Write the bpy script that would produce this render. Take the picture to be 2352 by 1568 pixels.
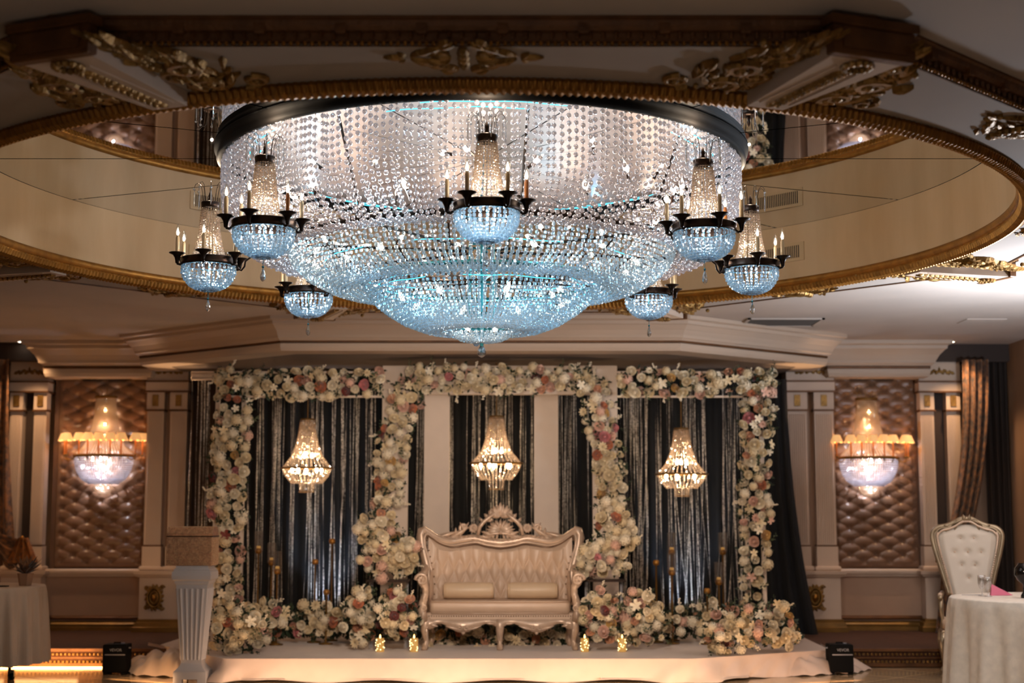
import bpy, math, random
from mathutils import Vector, Matrix
random.seed(7)
PI=math.pi; sin=math.sin; cos=math.cos
for o in list(bpy.data.objects): bpy.data.objects.remove(o)
scene=bpy.context.scene; col=scene.collection

# ---------------------------------------------------------------- camera, world, exposure
F=3400.0; PITCH=.1177; CH=1.45; CX,CY=-.196,9.505       # chandelier / dome axis
cd=bpy.data.cameras.new('camera'); cam=bpy.data.objects.new('camera',cd); col.objects.link(cam)
cd.sensor_width=36; cd.lens=F/2352*36; cd.clip_end=80
cam.location=(0,0,CH); cam.rotation_euler=(PI/2+PITCH,0,0)
cd.dof.use_dof=True; cd.dof.focus_distance=9.2; cd.dof.aperture_fstop=1.8
scene.camera=cam
w=bpy.data.worlds.new('world'); scene.world=w; w.use_nodes=True
w.node_tree.nodes['Background'].inputs[0].default_value=(.05,.035,.025,1)
w.node_tree.nodes['Background'].inputs[1].default_value=.3
vs=scene.view_settings; vs.view_transform='Standard'; vs.look='None'; vs.gamma=1; vs.use_curve_mapping=False
vs.exposure=0.35
cy=scene.cycles
cy.max_bounces=9; cy.diffuse_bounces=3; cy.glossy_bounces=4; cy.transmission_bounces=7; cy.transparent_max_bounces=8
cy.sample_clamp_indirect=4.0; cy.use_adaptive_sampling=True; cy.adaptive_threshold=.05; cy.caustics_reflective=False; cy.caustics_refractive=False
cy.use_denoising=True; cy.blur_glossy=1.0
try: cy.denoising_prefilter='ACCURATE'
except Exception: pass

def light(kind,loc,power,color,size=.1,rot=(0,0,0),spot=None,size_y=None,blend=.6):
    l=bpy.data.lights.new('lamp_or_fill',kind); l.energy=power; l.color=color
    if kind=='AREA':
        l.size=size
        if size_y: l.shape='RECTANGLE'; l.size_y=size_y
    else: l.shadow_soft_size=size
    if spot: l.spot_size=spot; l.spot_blend=blend
    o=bpy.data.objects.new('lamp_or_fill',l); o.location=loc; o.rotation_euler=rot; col.objects.link(o); return o
WARM=(1,.62,.33); AMBER=(1,.52,.2); ICE=(.62,.86,1); CYAN=(.2,.75,1); DAY=(.85,.92,1)
# chandelier lights: warm bulbs in the drum, cyan strips in the bowls
for k in range(8):
    a=k*PI/4+.2
    light('POINT',(CX+1.15*sin(a),CY-1.15*cos(a),3.30),9.5,(1,.72,.54),.05)
    light('POINT',(CX+1.47*sin(a),CY-1.47*cos(a),3.68),1.3,(.2,.62,1),.01)
for k in range(4):
    a=k*PI/2+.5
    light('POINT',(CX+.85*sin(a),CY-.85*cos(a),3.10),3.6,(.55,.82,1),.05)
    light('POINT',(CX+1.3*sin(a+.7),CY-1.3*cos(a+.7),3.3),8.0,(.40,.76,1),.05)
    light('POINT',(CX+.42*sin(a),CY-.42*cos(a),2.88),4.6,(.42,.82,1),.05)
light('POINT',(CX,CY,2.66),.8,(1,.85,.75),.03)
# room: recessed spots over the outer pilasters, white lamp by the right hand wall, then unseen fill lights added for hall, tables, stage and sides
for x in (-5.35,5.0): light('SPOT',(x,16.3,3.36),60,WARM,.05,(0.12,0,0),1.5)
light('AREA',(5.0,11.2,1.9),260,(.78,.87,1),.5,(PI,-.12,0))
light('AREA',(0,.5,2.75),8,(1,.87,.77),2,(PI/2-.05,0,0))  # added neutral fill from the camera side
light('SPOT',(1.2,3.0,2.9),520,(1,.92,.84),.25,(PI/2-.22,0,-.36),.42,blend=.6)  # added spot, brightens the right table and chair
light('SPOT',(-1.2,3.0,2.9),90,(1,.86,.74),.25,(PI/2-.22,0,.33),.42,blend=.6)  # weaker fill spot towards the left table
light('AREA',(0,2.5,.4),11,(1,.84,.70),3.5,(PI,0,0))  # added upward fill for the underside of the slab
light('SPOT',(-.2,7.6,2.3),570,(1,.78,.62),.35,(PI/2-.145,0,0),.9,blend=.75)  # unseen spot added to light the stage from the front
light('AREA',(-4.6,13.4,3.3),6,WARM,1.6,(.25,0,0)); light('AREA',(4.4,13.4,3.3),9,(1,.72,.54),1.6,(.25,0,0))  # soft warm fills high at both sides, no fixture

# ---------------------------------------------------------------- projection helpers (photo pixel + depth -> place)
_c,_s=cos(PITCH),sin(PITCH)
def at(px,py,Y):
    X=(px-1176)/F; V=(784-py)/F; d=(X,_c-_s*V,_s+_c*V); t=Y/d[1]
    return Vector((d[0]*t,Y,CH+d[2]*t))
def atz(px,py,z):
    X=(px-1176)/F; V=(784-py)/F; d=(X,_c-_s*V,_s+_c*V); t=(z-CH)/d[2]
    return Vector((d[0]*t,d[1]*t,z))
def lin(h):
    v=[int(h[i:i+2],16)/255 for i in (0,2,4)]
    return tuple((c/12.92 if c<=.04045 else ((c+.055)/1.055)**2.4) for c in v)+(1,)

# ---------------------------------------------------------------- materials
def mat(name,colr,rough=.5,metal=0,var=0,vscale=6,bump=0,bscale=40,emit=None,es=0,sheen=0,spec=.5,trans=0,stretch=None,col2=None,alpha=1,sub=0):
    m=bpy.data.materials.new(name); m.use_nodes=True; nt=m.node_tree; b=nt.nodes['Principled BSDF']
    c=lin(colr); b.inputs['Base Color'].default_value=c
    b.inputs['Roughness'].default_value=rough; b.inputs['Metallic'].default_value=metal
    b.inputs['Specular IOR Level'].default_value=spec
    if sheen: b.inputs['Sheen Weight'].default_value=sheen
    if trans: b.inputs['Transmission Weight'].default_value=trans
    if alpha<1: b.inputs['Alpha'].default_value=alpha
    if emit: b.inputs['Emission Color'].default_value=lin(emit); b.inputs['Emission Strength'].default_value=es
    tc=nt.nodes.new('ShaderNodeTexCoord'); mp=nt.nodes.new('ShaderNodeMapping'); nt.links.new(tc.outputs['Object'],mp.inputs[0])
    if stretch: mp.inputs['Scale'].default_value=stretch
    if var:
        n=nt.nodes.new('ShaderNodeTexNoise'); n.inputs['Scale'].default_value=vscale; n.inputs['Detail'].default_value=5
        nt.links.new(mp.outputs[0],n.inputs[0])
        r=nt.nodes.new('ShaderNodeValToRGB'); nt.links.new(n.outputs[0],r.inputs[0])
        d=lin(col2) if col2 else tuple(x*(1-var) for x in c[:3])+(1,)
        u=c if col2 else tuple(min(1,x*(1+var*.6)) for x in c[:3])+(1,)
        r.color_ramp.elements[0].position=.35; r.color_ramp.elements[0].color=d
        r.color_ramp.elements[1].position=.65; r.color_ramp.elements[1].color=u
        nt.links.new(r.outputs[0],b.inputs['Base Color'])
    if bump:
        n=nt.nodes.new('ShaderNodeTexNoise'); n.inputs['Scale'].default_value=bscale; n.inputs['Detail'].default_value=4
        nt.links.new(mp.outputs[0],n.inputs[0])
        q=nt.nodes.new('ShaderNodeBump'); q.inputs['Strength'].default_value=bump; q.inputs['Distance'].default_value=.02
        nt.links.new(n.outputs[0],q.inputs['Height']); nt.links.new(q.outputs[0],b.inputs['Normal'])
    return m
def emis(name,c,s):
    m=bpy.data.materials.new(name); m.use_nodes=True; nt=m.node_tree; nt.nodes.clear()
    e=nt.nodes.new('ShaderNodeEmission'); e.inputs[0].default_value=lin(c); e.inputs[1].default_value=s
    o=nt.nodes.new('ShaderNodeOutputMaterial'); nt.links.new(e.outputs[0],o.inputs[0]); return m
def crystal(name,tint='ffffff',wt=.3,wg=.35,ws=.15,wd=.2,ior=1.5):
    m=bpy.data.materials.new(name); m.use_nodes=True; nt=m.node_tree; nt.nodes.clear(); N=nt.nodes.new; L=nt.links.new
    c=lin(tint); o=N('ShaderNodeOutputMaterial')
    T=N('ShaderNodeBsdfTransparent'); G=N('ShaderNodeBsdfGlass'); S=N('ShaderNodeBsdfGlossy'); D=N('ShaderNodeBsdfTranslucent'); D2=N('ShaderNodeBsdfDiffuse')
    for x in (G,S,D,D2): x.inputs[0].default_value=c
    T.inputs[0].default_value=tuple(.85*v for v in c[:3])+(1,)
    G.inputs['IOR'].default_value=ior; G.inputs['Roughness'].default_value=.03; S.inputs['Roughness'].default_value=.07
    def mix(a,b,f):
        x=N('ShaderNodeMixShader'); x.inputs[0].default_value=f; L(a.outputs[0],x.inputs[1]); L(b.outputs[0],x.inputs[2]); return x
    dd=mix(D,D2,.4); tg=mix(T,G,wg/(wt+wg)); sd=mix(S,dd,wd/(ws+wd)); f=mix(tg,sd,(ws+wd)/(wt+wg+ws+wd))
    L(f.outputs[0],o.inputs[0]); return m
M={}
M['ceil']=mat('ceiling_paint','b8aca2',.85,var=.05,vscale=1.5)
M['slab']=mat('slab_paint','a89c92',.8,var=.05,vscale=2)
M['crown']=mat('crown_gold_brown','65401f',.5,.3,var=.3,vscale=8,bump=.2)
M['gold']=mat('rope_gold','a1702f',.42,.7,var=.25,vscale=15)
M['carve']=mat('carved_gold','94703a',.42,.65,var=.35,vscale=14,bump=.3,bscale=60)
M['cream']=mat('pilaster_cream','c9b3a0',.5,var=.05,vscale=3)
M['cornice']=mat('cornice_cream','b9a592',.55,var=.06,vscale=2,stretch=(.2,.2,6))
M['dome']=mat('dome_wallpaper','d0b088',.6,var=.18,vscale=2.2,bump=.08,stretch=(1,1,.25),col2='bd9c72')
M['wall']=mat('wall_paint','a98a74',.7,var=.08,vscale=2)
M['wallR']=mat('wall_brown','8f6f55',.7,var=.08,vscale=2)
M['dark']=mat('dark_recess','33241c',.7)
M['mirror']=mat('mirror','d9dde0',.015,1)
M['seam']=mat('seam_metal','2a2420',.4,.6)
M['bronze']=mat('dark_bronze','2b211b',.33,.8,var=.3,vscale=12)
M['bronze2']=mat('bronze_band','33241c',.36,.7,var=.3,vscale=12)
M['rodteal']=mat('teal_rod','1c5a62',.4,.6)
M['bead']=crystal('crystal_bead','fdfbff',.06,.46,.24,.24)
M['beadblue']=crystal('crystal_bead_cool','e2f4ff',.10,.46,.20,.24)
M['beadwarm']=crystal('crystal_bead_warm','fff2e4',.15,.42,.2,.23)
M['drop']=crystal('crystal_drop','f4faff',.2,.65,.15,.02)
M['beadglow']=crystal('crystal_bead_glow','f4f6ff',.10,.22,.16,.52); M['beadglowwarm']=crystal('crystal_bead_glow_warm','fff0dc',.14,.24,.16,.46)
M['glass']=crystal('clear_glass','ffffff',.72,.1,.16,.02,1.2)
M['bulb']=emis('bulb_glow','ffe3bd',22); M['bulbw']=emis('bulb_glow_warm','ffd9a0',14)
M['flame']=emis('flame_glow','ffc070',6)
M['led']=emis('cyan_strip','4fcdf2',1.9); M['ledwarm']=emis('amber_strip','ffbf6a',9)
M['spot']=emis('spot_disc','fff0d8',12)
M['candle']=mat('candle_sleeve','d8c09a',.5); M['candleb']=mat('candle_sleeve_amber','b06a2c',.5)
M['plate']=mat('chandelier_plate','7d6f69',.45,.5,var=.2,vscale=3)
M['shade']=mat('pleated_shade','e8c895',.8,emit='ffb870',es=.5)
M['satin']=mat('tufted_satin','775740',.33,var=.12,vscale=3,sheen=.4,bump=.05,bscale=8)
M['brass']=mat('brass','7d5c2a',.45,.5,var=.2)
M['velvet']=mat('black_drape','050609',.9)
def silver():
    m=mat('silver_string','d6cec4',.28,.75,var=.85,vscale=70,bump=.6,bscale=150); return m
M['silver']=silver()
M['board']=mat('white_board','d6c3b0',.55,var=.03)
M['cloth']=mat('satin_cloth','cdb6a6',.5,var=.04,sheen=.3,bump=.05,bscale=5)
M['pearl']=mat('pearl_carved','cdb39c',.3,.25,var=.12,vscale=10)
M['leather']=mat('cream_leather','cfb49c',.38,var=.04,bump=.06,bscale=120)
M['leather2']=mat('cushion_leather','e0c4a2',.4,var=.04,bump=.05,bscale=120)
M['nail']=mat('nail_head','6d5240',.3,.9)
M['green']=mat('leaf_green','2c3a26',.6,var=.4,vscale=8); M['green2']=mat('leaf_sage','55603f',.6,var=.3,vscale=8)
M['moss']=mat('foliage_core','141a12',.9,var=.4,vscale=12)
PET={'cream':'e8d4ac','ivory':'f0e2c6','blush':'e3b7a0','coral':'c4764f','wine':'7a2f28','yellow':'d2a65e','pink':'d07f80','plum':'6f4460','peach':'dba27d'}
for k,v in PET.items(): M['p_'+k]=mat('petal_'+k,v,.65,var=.12,vscale=20,sheen=.3)
M['white']=mat('pedestal_white','c9c2c0',.45); M['tile']=mat('floor_tile','b59a78',.12,var=.1,vscale=1.2,spec=.6)
M['grout']=mat('floor_grout','5e4a36',.7); M['carpet']=mat('platform_carpet','4a2a18',.9,var=.25,vscale=25)
M['black']=mat('black_case','030304',.7,spec=.12); M['grey']=mat('grey_letter','8a8a8e',.5); M['strip']=mat('grey_strip','9a9aa0',.3,.5)
M['linen']=mat('table_linen','c8b29c',.75,var=.05,bump=.1,bscale=80)
M['damask']=mat('damask_cloth','e8ddd0',.55,var=.09,vscale=14,bump=.08,bscale=30)
M['pinkn']=mat('pink_napkin','cf6a86',.6); M['silverleaf']=mat('champagne_frame','9d8b72',.3,.6,var=.2,vscale=12)
M['drape']=mat('patterned_drape','85552a',.7,var=.6,vscale=17,col2='2c1c12',sheen=.3,bump=.3,bscale=30)
M['blackout']=mat('dark_drape','2b1f18',.8,var=.2,stretch=(6,6,.3))
M['wax']=mat('candle_wax','b59a5a',.5,emit='ffb45a',es=.25); M['fairy']=emis('fairy_light','ffe7a8',3.5)
M['grille']=mat('grille_grey','4a443f',.7); M['ventwhite']=mat('vent_frame','b5a99e',.6)
M['box']=mat('rhinestone_box','e0a880',.3,.5,var=.3,vscale=30)
M['gem']=mat('rhinestone','ffcaa2',.12,.4,var=.4,vscale=60)
M['terra']=mat('pot_plaster','9a7458',.6)

# ---------------------------------------------------------------- mesh helpers
class MB:
    def __init__(s): s.v=[]; s.f=[]
    def add(s,vs,fs):
        n=len(s.v); s.v.extend([tuple(p) for p in vs]); s.f.extend([tuple(i+n for i in f) for f in fs]); return s
    def box(s,a,b,bev=0):
        x0,y0,z0=a; x1,y1,z1=b
        if bev:
            e=bev; r=[]
            for z,i in ((z0,e),(z0+e,0),(z1-e,0),(z1,e)):
                r+= [(x0+i,y0+i,z),(x1-i,y0+i,z),(x1-i,y1-i,z),(x0+i,y1-i,z)]
            fs=[(3,2,1,0),(12,13,14,15)]
            for k in range(3):
                for j in range(4): fs.append((k*4+j,k*4+(j+1)%4,k*4+4+(j+1)%4,k*4+4+j))
            return s.add(r,fs)
        return s.add([(x0,y0,z0),(x1,y0,z0),(x1,y1,z0),(x0,y1,z0),(x0,y0,z1),(x1,y0,z1),(x1,y1,z1),(x0,y1,z1)],
            [(3,2,1,0),(4,5,6,7),(0,1,5,4),(1,2,6,5),(2,3,7,6),(3,0,4,7)])
    def tube(s,pts,r,n=6,caps=True,closed=False,flat=1.0):
        P=[Vector(p) for p in pts]; m=len(P); R=r if isinstance(r,(list,tuple)) else [r]*m
        rings=[]; up=None
        for i in range(m):
            a=P[(i-1)%m] if (closed or i>0) else P[i]; b=P[(i+1)%m] if (closed or i<m-1) else P[i]
            t=(b-a); t=t.normalized() if t.length>1e-9 else Vector((0,0,1))
            if up is None:
                up=Vector((0,0,1)) if abs(t.z)<.9 else Vector((1,0,0))
            sd=t.cross(up)
            if sd.length<1e-6: sd=t.orthogonal()
            sd.normalize(); up=sd.cross(t).normalized()
            rings.append([P[i]+sd*(R[i]*cos(2*PI*k/n))+up*(R[i]*flat*sin(2*PI*k/n)) for k in range(n)])
        vs=[q for g in rings for q in g]; fs=[]
        for i in range(m if closed else m-1):
            j=(i+1)%m
            for k in range(n): fs.append((i*n+k,i*n+(k+1)%n,j*n+(k+1)%n,j*n+k))
        if caps and not closed: fs.append(tuple(range(n))[::-1]); fs.append(tuple(range((m-1)*n,m*n)))
        return s.add(vs,fs)
    def lathe(s,prof,n=16,c=(0,0,0),a0=0,a1=2*PI,closed=True,caps=False,sx=1,sy=1):
        m=len(prof); full=abs(a1-a0-2*PI)<1e-6; k=n if full else n+1
        vs=[]
        for r,z in prof:
            for j in range(k):
                a=a0+(a1-a0)*j/n; vs.append((c[0]+sx*r*cos(a),c[1]+sy*r*sin(a),c[2]+z))
        fs=[]
        for i in range(m-1):
            for j in range(n):
                jj=(j+1)%k; fs.append((i*k+j,i*k+jj,(i+1)*k+jj,(i+1)*k+j))
        if caps and full: fs.append(tuple(range(k))[::-1]); fs.append(tuple(range((m-1)*k,m*k)))
        return s.add(vs,fs)
    def sweep(s,path,prof,closed=False,sgn=1):
        n=len(path); P=[Vector((p[0],p[1])) for p in path]; off=[]
        for i in range(n):
            d0=(P[i]-P[i-1]).normalized() if (closed or i>0) else None
            d1=(P[(i+1)%n]-P[i]).normalized() if (closed or i<n-1) else None
            d0=d0 or d1; d1=d1 or d0
            n0=Vector((-d0.y,d0.x)); n1=Vector((-d1.y,d1.x)); b=(n0+n1).normalized()
            off.append(b/max(.35,b.dot(n0)))
        m=len(prof); vs=[]
        for i in range(n):
            for d,z in prof: q=P[i]+off[i]*(d*sgn); vs.append((q.x,q.y,z))
        fs=[]
        for i in range(n if closed else n-1):
            j=(i+1)%n
            for k in range(m-1): fs.append((i*m+k,j*m+k,j*m+k+1,i*m+k+1))
        if not closed: fs.append(tuple(range(m))); fs.append(tuple(range((n-1)*m,n*m))[::-1])
        return s.add(vs,fs)
    def prism(s,poly,fn,t):
        """poly 2D -> fn(u,v,w) world, thickness t"""
        n=len(poly); vs=[fn(u,v,0) for u,v in poly]+[fn(u,v,t) for u,v in poly]
        fs=[tuple(range(n))[::-1],tuple(range(n,2*n))]+[(i,(i+1)%n,n+(i+1)%n,n+i) for i in range(n)]
        return s.add(vs,fs)
    def grid(s,nu,nv,fn):
        vs=[fn(i/nu,j/nv) for j in range(nv+1) for i in range(nu+1)]
        fs=[(j*(nu+1)+i,j*(nu+1)+i+1,(j+1)*(nu+1)+i+1,(j+1)*(nu+1)+i) for j in range(nv) for i in range(nu)]
        return s.add(vs,fs)
    def bead(s,p,r,ez=1.0):
        x,y,z=p; a0=random.random(); h=r*.55; q=r*.82; vs=[(x,y,z-r*ez)]
        for zz in (-h,h):
            for k in range(6):
                a=a0+k*PI/3; vs.append((x+q*cos(a),y+q*sin(a),z+zz*ez))
        vs.append((x,y,z+r*ez)); fs=[]
        for k in range(6):
            m=(k+1)%6; fs+=[(0,1+m,1+k),(1+k,1+m,7+m,7+k),(7+k,7+m,13)]
        return s.add(vs,fs)
    def gemball(s,p,r): return s.ball(p,r,8,5)
    def ball(s,p,r,n=8,m=5,sz=1,sx=1,sy=1):
        prof=[(max(1e-4,r*sin(PI*i/m)),-r*sz*cos(PI*i/m)) for i in range(m+1)]
        return s.lathe(prof,n,p,sx=sx,sy=sy)
    def lobe(s,fn,a,b,wd,th,n=5):
        """carved leaf blade from a to b in the (u,v) plane of fn"""
        ax,ay=a; bx,by=b; dx,dy=bx-ax,by-ay; L=math.hypot(dx,dy) or 1; nx,ny=-dy/L,dx/L
        vs=[];fs=[]
        for i in range(n+1):
            t=i/n; ww=wd*sin(PI*min(.98,.12+t*.86))*(1-.25*t); h=th*(.35+.65*sin(PI*min(.95,.2+t*.7)))
            cx_,cy_=ax+dx*t,ay+dy*t
            vs+=[fn(cx_+nx*ww,cy_+ny*ww,0),fn(cx_+nx*ww*.4,cy_+ny*ww*.4,h),fn(cx_-nx*ww*.4,cy_-ny*ww*.4,h*.8),fn(cx_-nx*ww,cy_-ny*ww,0)]
        for i in range(n):
            for k in range(3): q=i*4+k; fs.append((q,q+1,q+5,q+4))
        return s.add(vs,fs)
    def scroll(s,fn,c,r,turns=1.4,a0=0,d=1,rad=.012,tail=None,n=18):
        pts=[];rr=[]
        for i in range(n+1):
            t=i/n; a=a0+d*turns*2*PI*t; q=r*(1-.82*t); pts.append(fn(c[0]+q*cos(a),c[1]+q*sin(a),rad*.6)); rr.append(rad*(1.1-.5*t))
        if tail: pts=[fn(tail[0],tail[1],rad*.3),fn((tail[0]+c[0]+r*cos(a0))/2,(tail[1]+c[1]+r*sin(a0))/2,rad*.6)]+pts; rr=[rad*.4,rad]+rr
        s.tube(pts,rr,6); s.ball(pts[-1],rad*1.4,6,4); return s
    def mesh(s,name,m,smooth=False):
        me=bpy.data.meshes.new(name); me.from_pydata(s.v,[],s.f); me.materials.append(m)
        if smooth: me.polygons.foreach_set('use_smooth',[True]*len(me.polygons))
        me.update(); return me
    def build(s,name,m,parent=None,smooth=False,loc=None):
        o=bpy.data.objects.new(name,s.mesh(name,m,smooth)); col.objects.link(o)
        if parent: o.parent=parent
        if loc: o.location=loc
        return o
def tag(o,label=None,cat=None,group=None,kind=None):
    if label: o['label']=label
    if cat: o['category']=cat
    if group: o['group']=group
    if kind: o['kind']=kind
    return o
def thing(name,label,cat,loc=(0,0,0),rz=0,group=None):
    o=bpy.data.objects.new(name,None); col.objects.link(o); o.empty_display_size=.1
    o.location=loc; o.rotation_euler=(0,0,rz); return tag(o,label,cat,group)
def struct(name,mb,m,parent=None,smooth=False):
    o=mb.build(name,m,parent,smooth)
    if not parent: o['kind']='structure'
    return o
def inst(name,me,parent=None,loc=(0,0,0),rot=None,scale=None):
    o=bpy.data.objects.new(name,me); col.objects.link(o); o.parent=parent; o.location=loc
    if rot: o.rotation_euler=rot
    if scale: o.scale=(scale,)*3 if not isinstance(scale,tuple) else scale
    return o
def copy_tree(o,parent=None):
    c=o.copy(); col.objects.link(c); c.parent=parent
    for ch in list(o.children): copy_tree(ch,c)
    return c
def pol(r,deg,z): a=math.radians(deg); return (CX+r*sin(a),CY-r*cos(a),z)     # 0 = towards the camera, + = right

# ================================================================ ROOM
ZC=3.40; XL,XR=-6.0,5.66; YB=17.1; YF=-3.0
OCT=4.16
def octr(a):   # radius of octagon at math angle a (corners at 22.5+45k)
    k=math.fmod(a+10*PI,PI/4); return OCT*cos(PI/8)/cos(k-PI/8+0) if False else OCT*cos(PI/8)/cos(((a+PI/8)%(PI/4))-PI/8)
def annulus(mb,inner,outer,z,n=96,extra=(),down=True):
    A=sorted(set([2*PI*i/n for i in range(n)]+[e%(2*PI) for e in extra]))
    vs=[]
    for a in A:
        r0,r1=inner(a),outer(a); vs+=[(CX+r0*cos(a),CY+r0*sin(a),z),(CX+r1*cos(a),CY+r1*sin(a),z)]
    m=len(A); fs=[(2*i,2*((i+1)%m),2*((i+1)%m)+1,2*i+1) for i in range(m)]
    mb.add(vs,fs); return mb
def rectr(a):
    c_,s_=cos(a),sin(a); t=[]
    if c_>1e-9: t.append((XR-CX)/c_)
    if c_<-1e-9: t.append((XL-CX)/c_)
    if s_>1e-9: t.append((YB-CY)/s_)
    if s_<-1e-9: t.append((YF-CY)/s_)
    return min(t)
corn=[math.atan2(y-CY,x-CX) for x in (XL,XR) for y in (YF,YB)]; oc=[PI/8+k*PI/4 for k in range(8)]
struct('ceiling',annulus(MB(),lambda a:octr(a)-.06,rectr,ZC,96,corn+oc),M['ceil'])
slab=struct('ceiling_slab',annulus(MB(),lambda a:3.32,lambda a:octr(a),3.30,128,oc),M['slab'])
tag(slab,kind='structure')
# crown moulding round the slab: body, bead row and little brackets
octpath=[(CX+OCT*cos(a),CY+OCT*sin(a)) for a in oc]
cm=MB().sweep(octpath,[(0,3.29),(-.012,3.292),(-.012,3.31),(0,3.312),(0,3.345),(.02,3.35),(.035,3.365),(.04,3.385),(.055,3.39),(.055,3.401)],True,-1)
crown=struct('trim_1',cm,M['crown'])
d1=MB(); br=MB()
for k in range(8):
    a0,a1=oc[k],oc[(k+1)%8]; p0=Vector((CX+OCT*cos(a0),CY+OCT*sin(a0),0)); p1=Vector((CX+OCT*cos(a1),CY+OCT*sin(a1),0)); L=(p1-p0).length; t=(p1-p0)/L; nn=Vector((t.y,-t.x,0))
    n=int(L/.028)
    for i in range(n):
        p=p0+t*((i+.5)*L/n)+nn*.006; d1.bead((p.x,p.y,3.302),.010)
        if (i//1)%2: br.box((0,0,0),(0,0,0)) if False else None
    for i in range(10):
        p=p0+t*((i+.5)*L/10)+nn*.018
        q=MB().box((-.022,-.02,3.335),(.022,.02,3.392),.006)
        ang=math.atan2(t.y,t.x); br.add([(p.x+v[0]*cos(ang)-v[1]*sin(ang),p.y+v[0]*sin(ang)+v[1]*cos(ang),v[2]) for v in q.v],q.f)
    for i in range(int(L/.05)):
        p=p0+t*((i+.5)*L/int(L/.05))+nn*.008; br.ball((p.x,p.y,3.335),.011,5,3,1.6)
struct('bead_row',d1,M['gold'],crown)['kind']='stuff'
struct('moulding_brackets',br,M['crown'],crown)['kind']='stuff'
# dome wall
dw=MB().lathe([(3.32,3.30),(3.32,3.7815)],160,(CX,CY,0)); struct('dome_wall',dw,M['dome'],smooth=True)
tag(bpy.data.objects['dome_wall'],kind='structure')
# rope moulding
def rope(r,z,rad,lobes,n,m=9,amp=.16):
    mb=MB(); vs=[]
    for i in range(n):
        a=2*PI*i/n
        for k in range(m):
            ph=2*PI*k/m; rr=rad*(1+amp*sin(lobes*a+ph*1.0)) ; vs.append((CX+(r+rr*cos(ph))*cos(a),CY+(r+rr*cos(ph))*sin(a),z+rr*sin(ph)))
    fs=[(i*m+k,((i+1)%n)*m+k,((i+1)%n)*m+(k+1)%m,i*m+(k+1)%m) for i in range(n) for k in range(m)]
    return mb.add(vs,fs)
rp=struct('trim_2',rope(3.366,3.284,.046,600,3600,8,.12),M['gold'])
struct('rope_fillet',MB().lathe([(3.325,3.352),(3.306,3.347),(3.300,3.325),(3.308,3.305),(3.315,3.30),(3.325,3.295)],160,(CX,CY,0)),M['gold'],rp,True)
# mirror: 16 wedges with dark joints
mir=struct('mirror_ceiling',annulus(MB(),lambda a:.05,lambda a:3.32,3.792,96),M['seam']); tag(mir,kind='structure')
for k in range(16):
    a0,a1=math.radians(k*22.5)+.0012,math.radians((k+1)*22.5)-.0012
    vs=[];fs=[]
    for z in (3.781,3.789):
        for r in (1.0,3.309):
            g=.009/r
            for i in range(9): a=a0+g*.5+(a1-a0-g)*i/8; vs.append((CX+r*cos(a),CY+r*sin(a),z))
    for i in range(8): fs+=[(i,i+1,10+i,9+i),(18+i,27+i,28+i,19+i)]
    MB().add(vs,fs).build('mirror_panel',M['mirror'],mir)
# dome joint line and grilles
for deg in (134.5,-137.5):
    vent=thing('air_grille','cream slotted air grille in the dome wall, '+('right' if deg>0 else 'left')+' of the big chandelier','vent',pol(3.315,deg,3.56),math.radians(deg)+PI)
    MB().box((-.24,0,-.075),(.24,.01,.075)).build('frame',mat('grille_paint','c8a97f',.6),vent)
    sm=MB()
    for i in range(22):
        x=-.19+.38*i/21; MB().box((x-.0035,.008,-.05),(x+.0035,.013,.05)).build('slot',M['dark'],vent)
    vent.rotation_euler=(0,0,math.radians(deg))
# radial beams at the octagon corners with end blocks and carved leaves
def frame(o,U,V,N):
    o,U,V,N=Vector(o),Vector(U),Vector(V),Vector(N)
    return lambda u,v,w_: o+U*u+V*v+N*w_
def leafy(mb,fn,spec,th=.02):
    for a,b,wd in spec: mb.lobe(fn,a,b,wd,th)
def corner_carving(mb,fn,flip,rnd):
    # triangle: along the beam u 0..0.85 (outward), v away from beam, tip at outer end
    f=lambda u,v,w_: fn(u,v*flip,w_)
    mb.scroll(f,(.16,.20),.085,1.4,-2.4,1,.024); mb.scroll(f,(.40,.22),.09,1.4,.4,-1,.026); mb.scroll(f,(.30,.10),.08,1.3,2.6,1,.018)
    mb.scroll(f,(.62,.14),.09,1.4,3.6,1,.018); mb.scroll(f,(.12,.40),.07,1.3,.3,1,.016)
    for i in range(74):
        u=rnd.uniform(.02,.84); v=rnd.uniform(.03,max(.05,.44*(1-abs(u-.3)/.62)))
        a=rnd.uniform(-.5,1.3) if u<.4 else rnd.uniform(-1.0,.3); L=rnd.uniform(.08,.17)
        mb.lobe(f,(u,v),(u+L*cos(a),v+L*sin(a)*.8),rnd.uniform(.02,.035),rnd.uniform(.02,.042),4)
    for i in range(16): mb.ball(f(rnd.uniform(.05,.8),rnd.uniform(.03,.3),.02),rnd.uniform(.010,.02),6,4)
    mb.lobe(f,(.7,.06),(.98,.02),.03,.03); mb.lobe(f,(.02,.3),(-.1,.46),.04,.03)
rnd=random.Random(3)
cc1=MB(); corner_carving(cc1,frame((0,0,0),(1,0,0),(0,1,0),(0,0,-1)),1,rnd); CARV=cc1.mesh('corner_carving',M['carve'])
cc2=MB(); corner_carving(cc2,frame((0,0,0),(1,0,0),(0,1,0),(0,0,-1)),-1,rnd); CARV2=cc2.mesh('corner_carving',M['carve'])
gm=MB(); f0=frame((0,0,0),(1,0,0),(0,1,0),(0,0,-1))
for i in range(12):   # garland drop carved on each beam
    u=.62-.045*i; gm.lobe(f0,(u,0),(u-.06,.035-.001*i),.018,.018); gm.lobe(f0,(u,0),(u-.06,-.035+.001*i),.018,.018); gm.ball(f0(u,0,.012),.014,6,4)
for i in range(12): a=i*PI/6; gm.ball(f0(.7+.055*cos(a),.05*sin(a),.008),.018,6,4)
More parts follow.
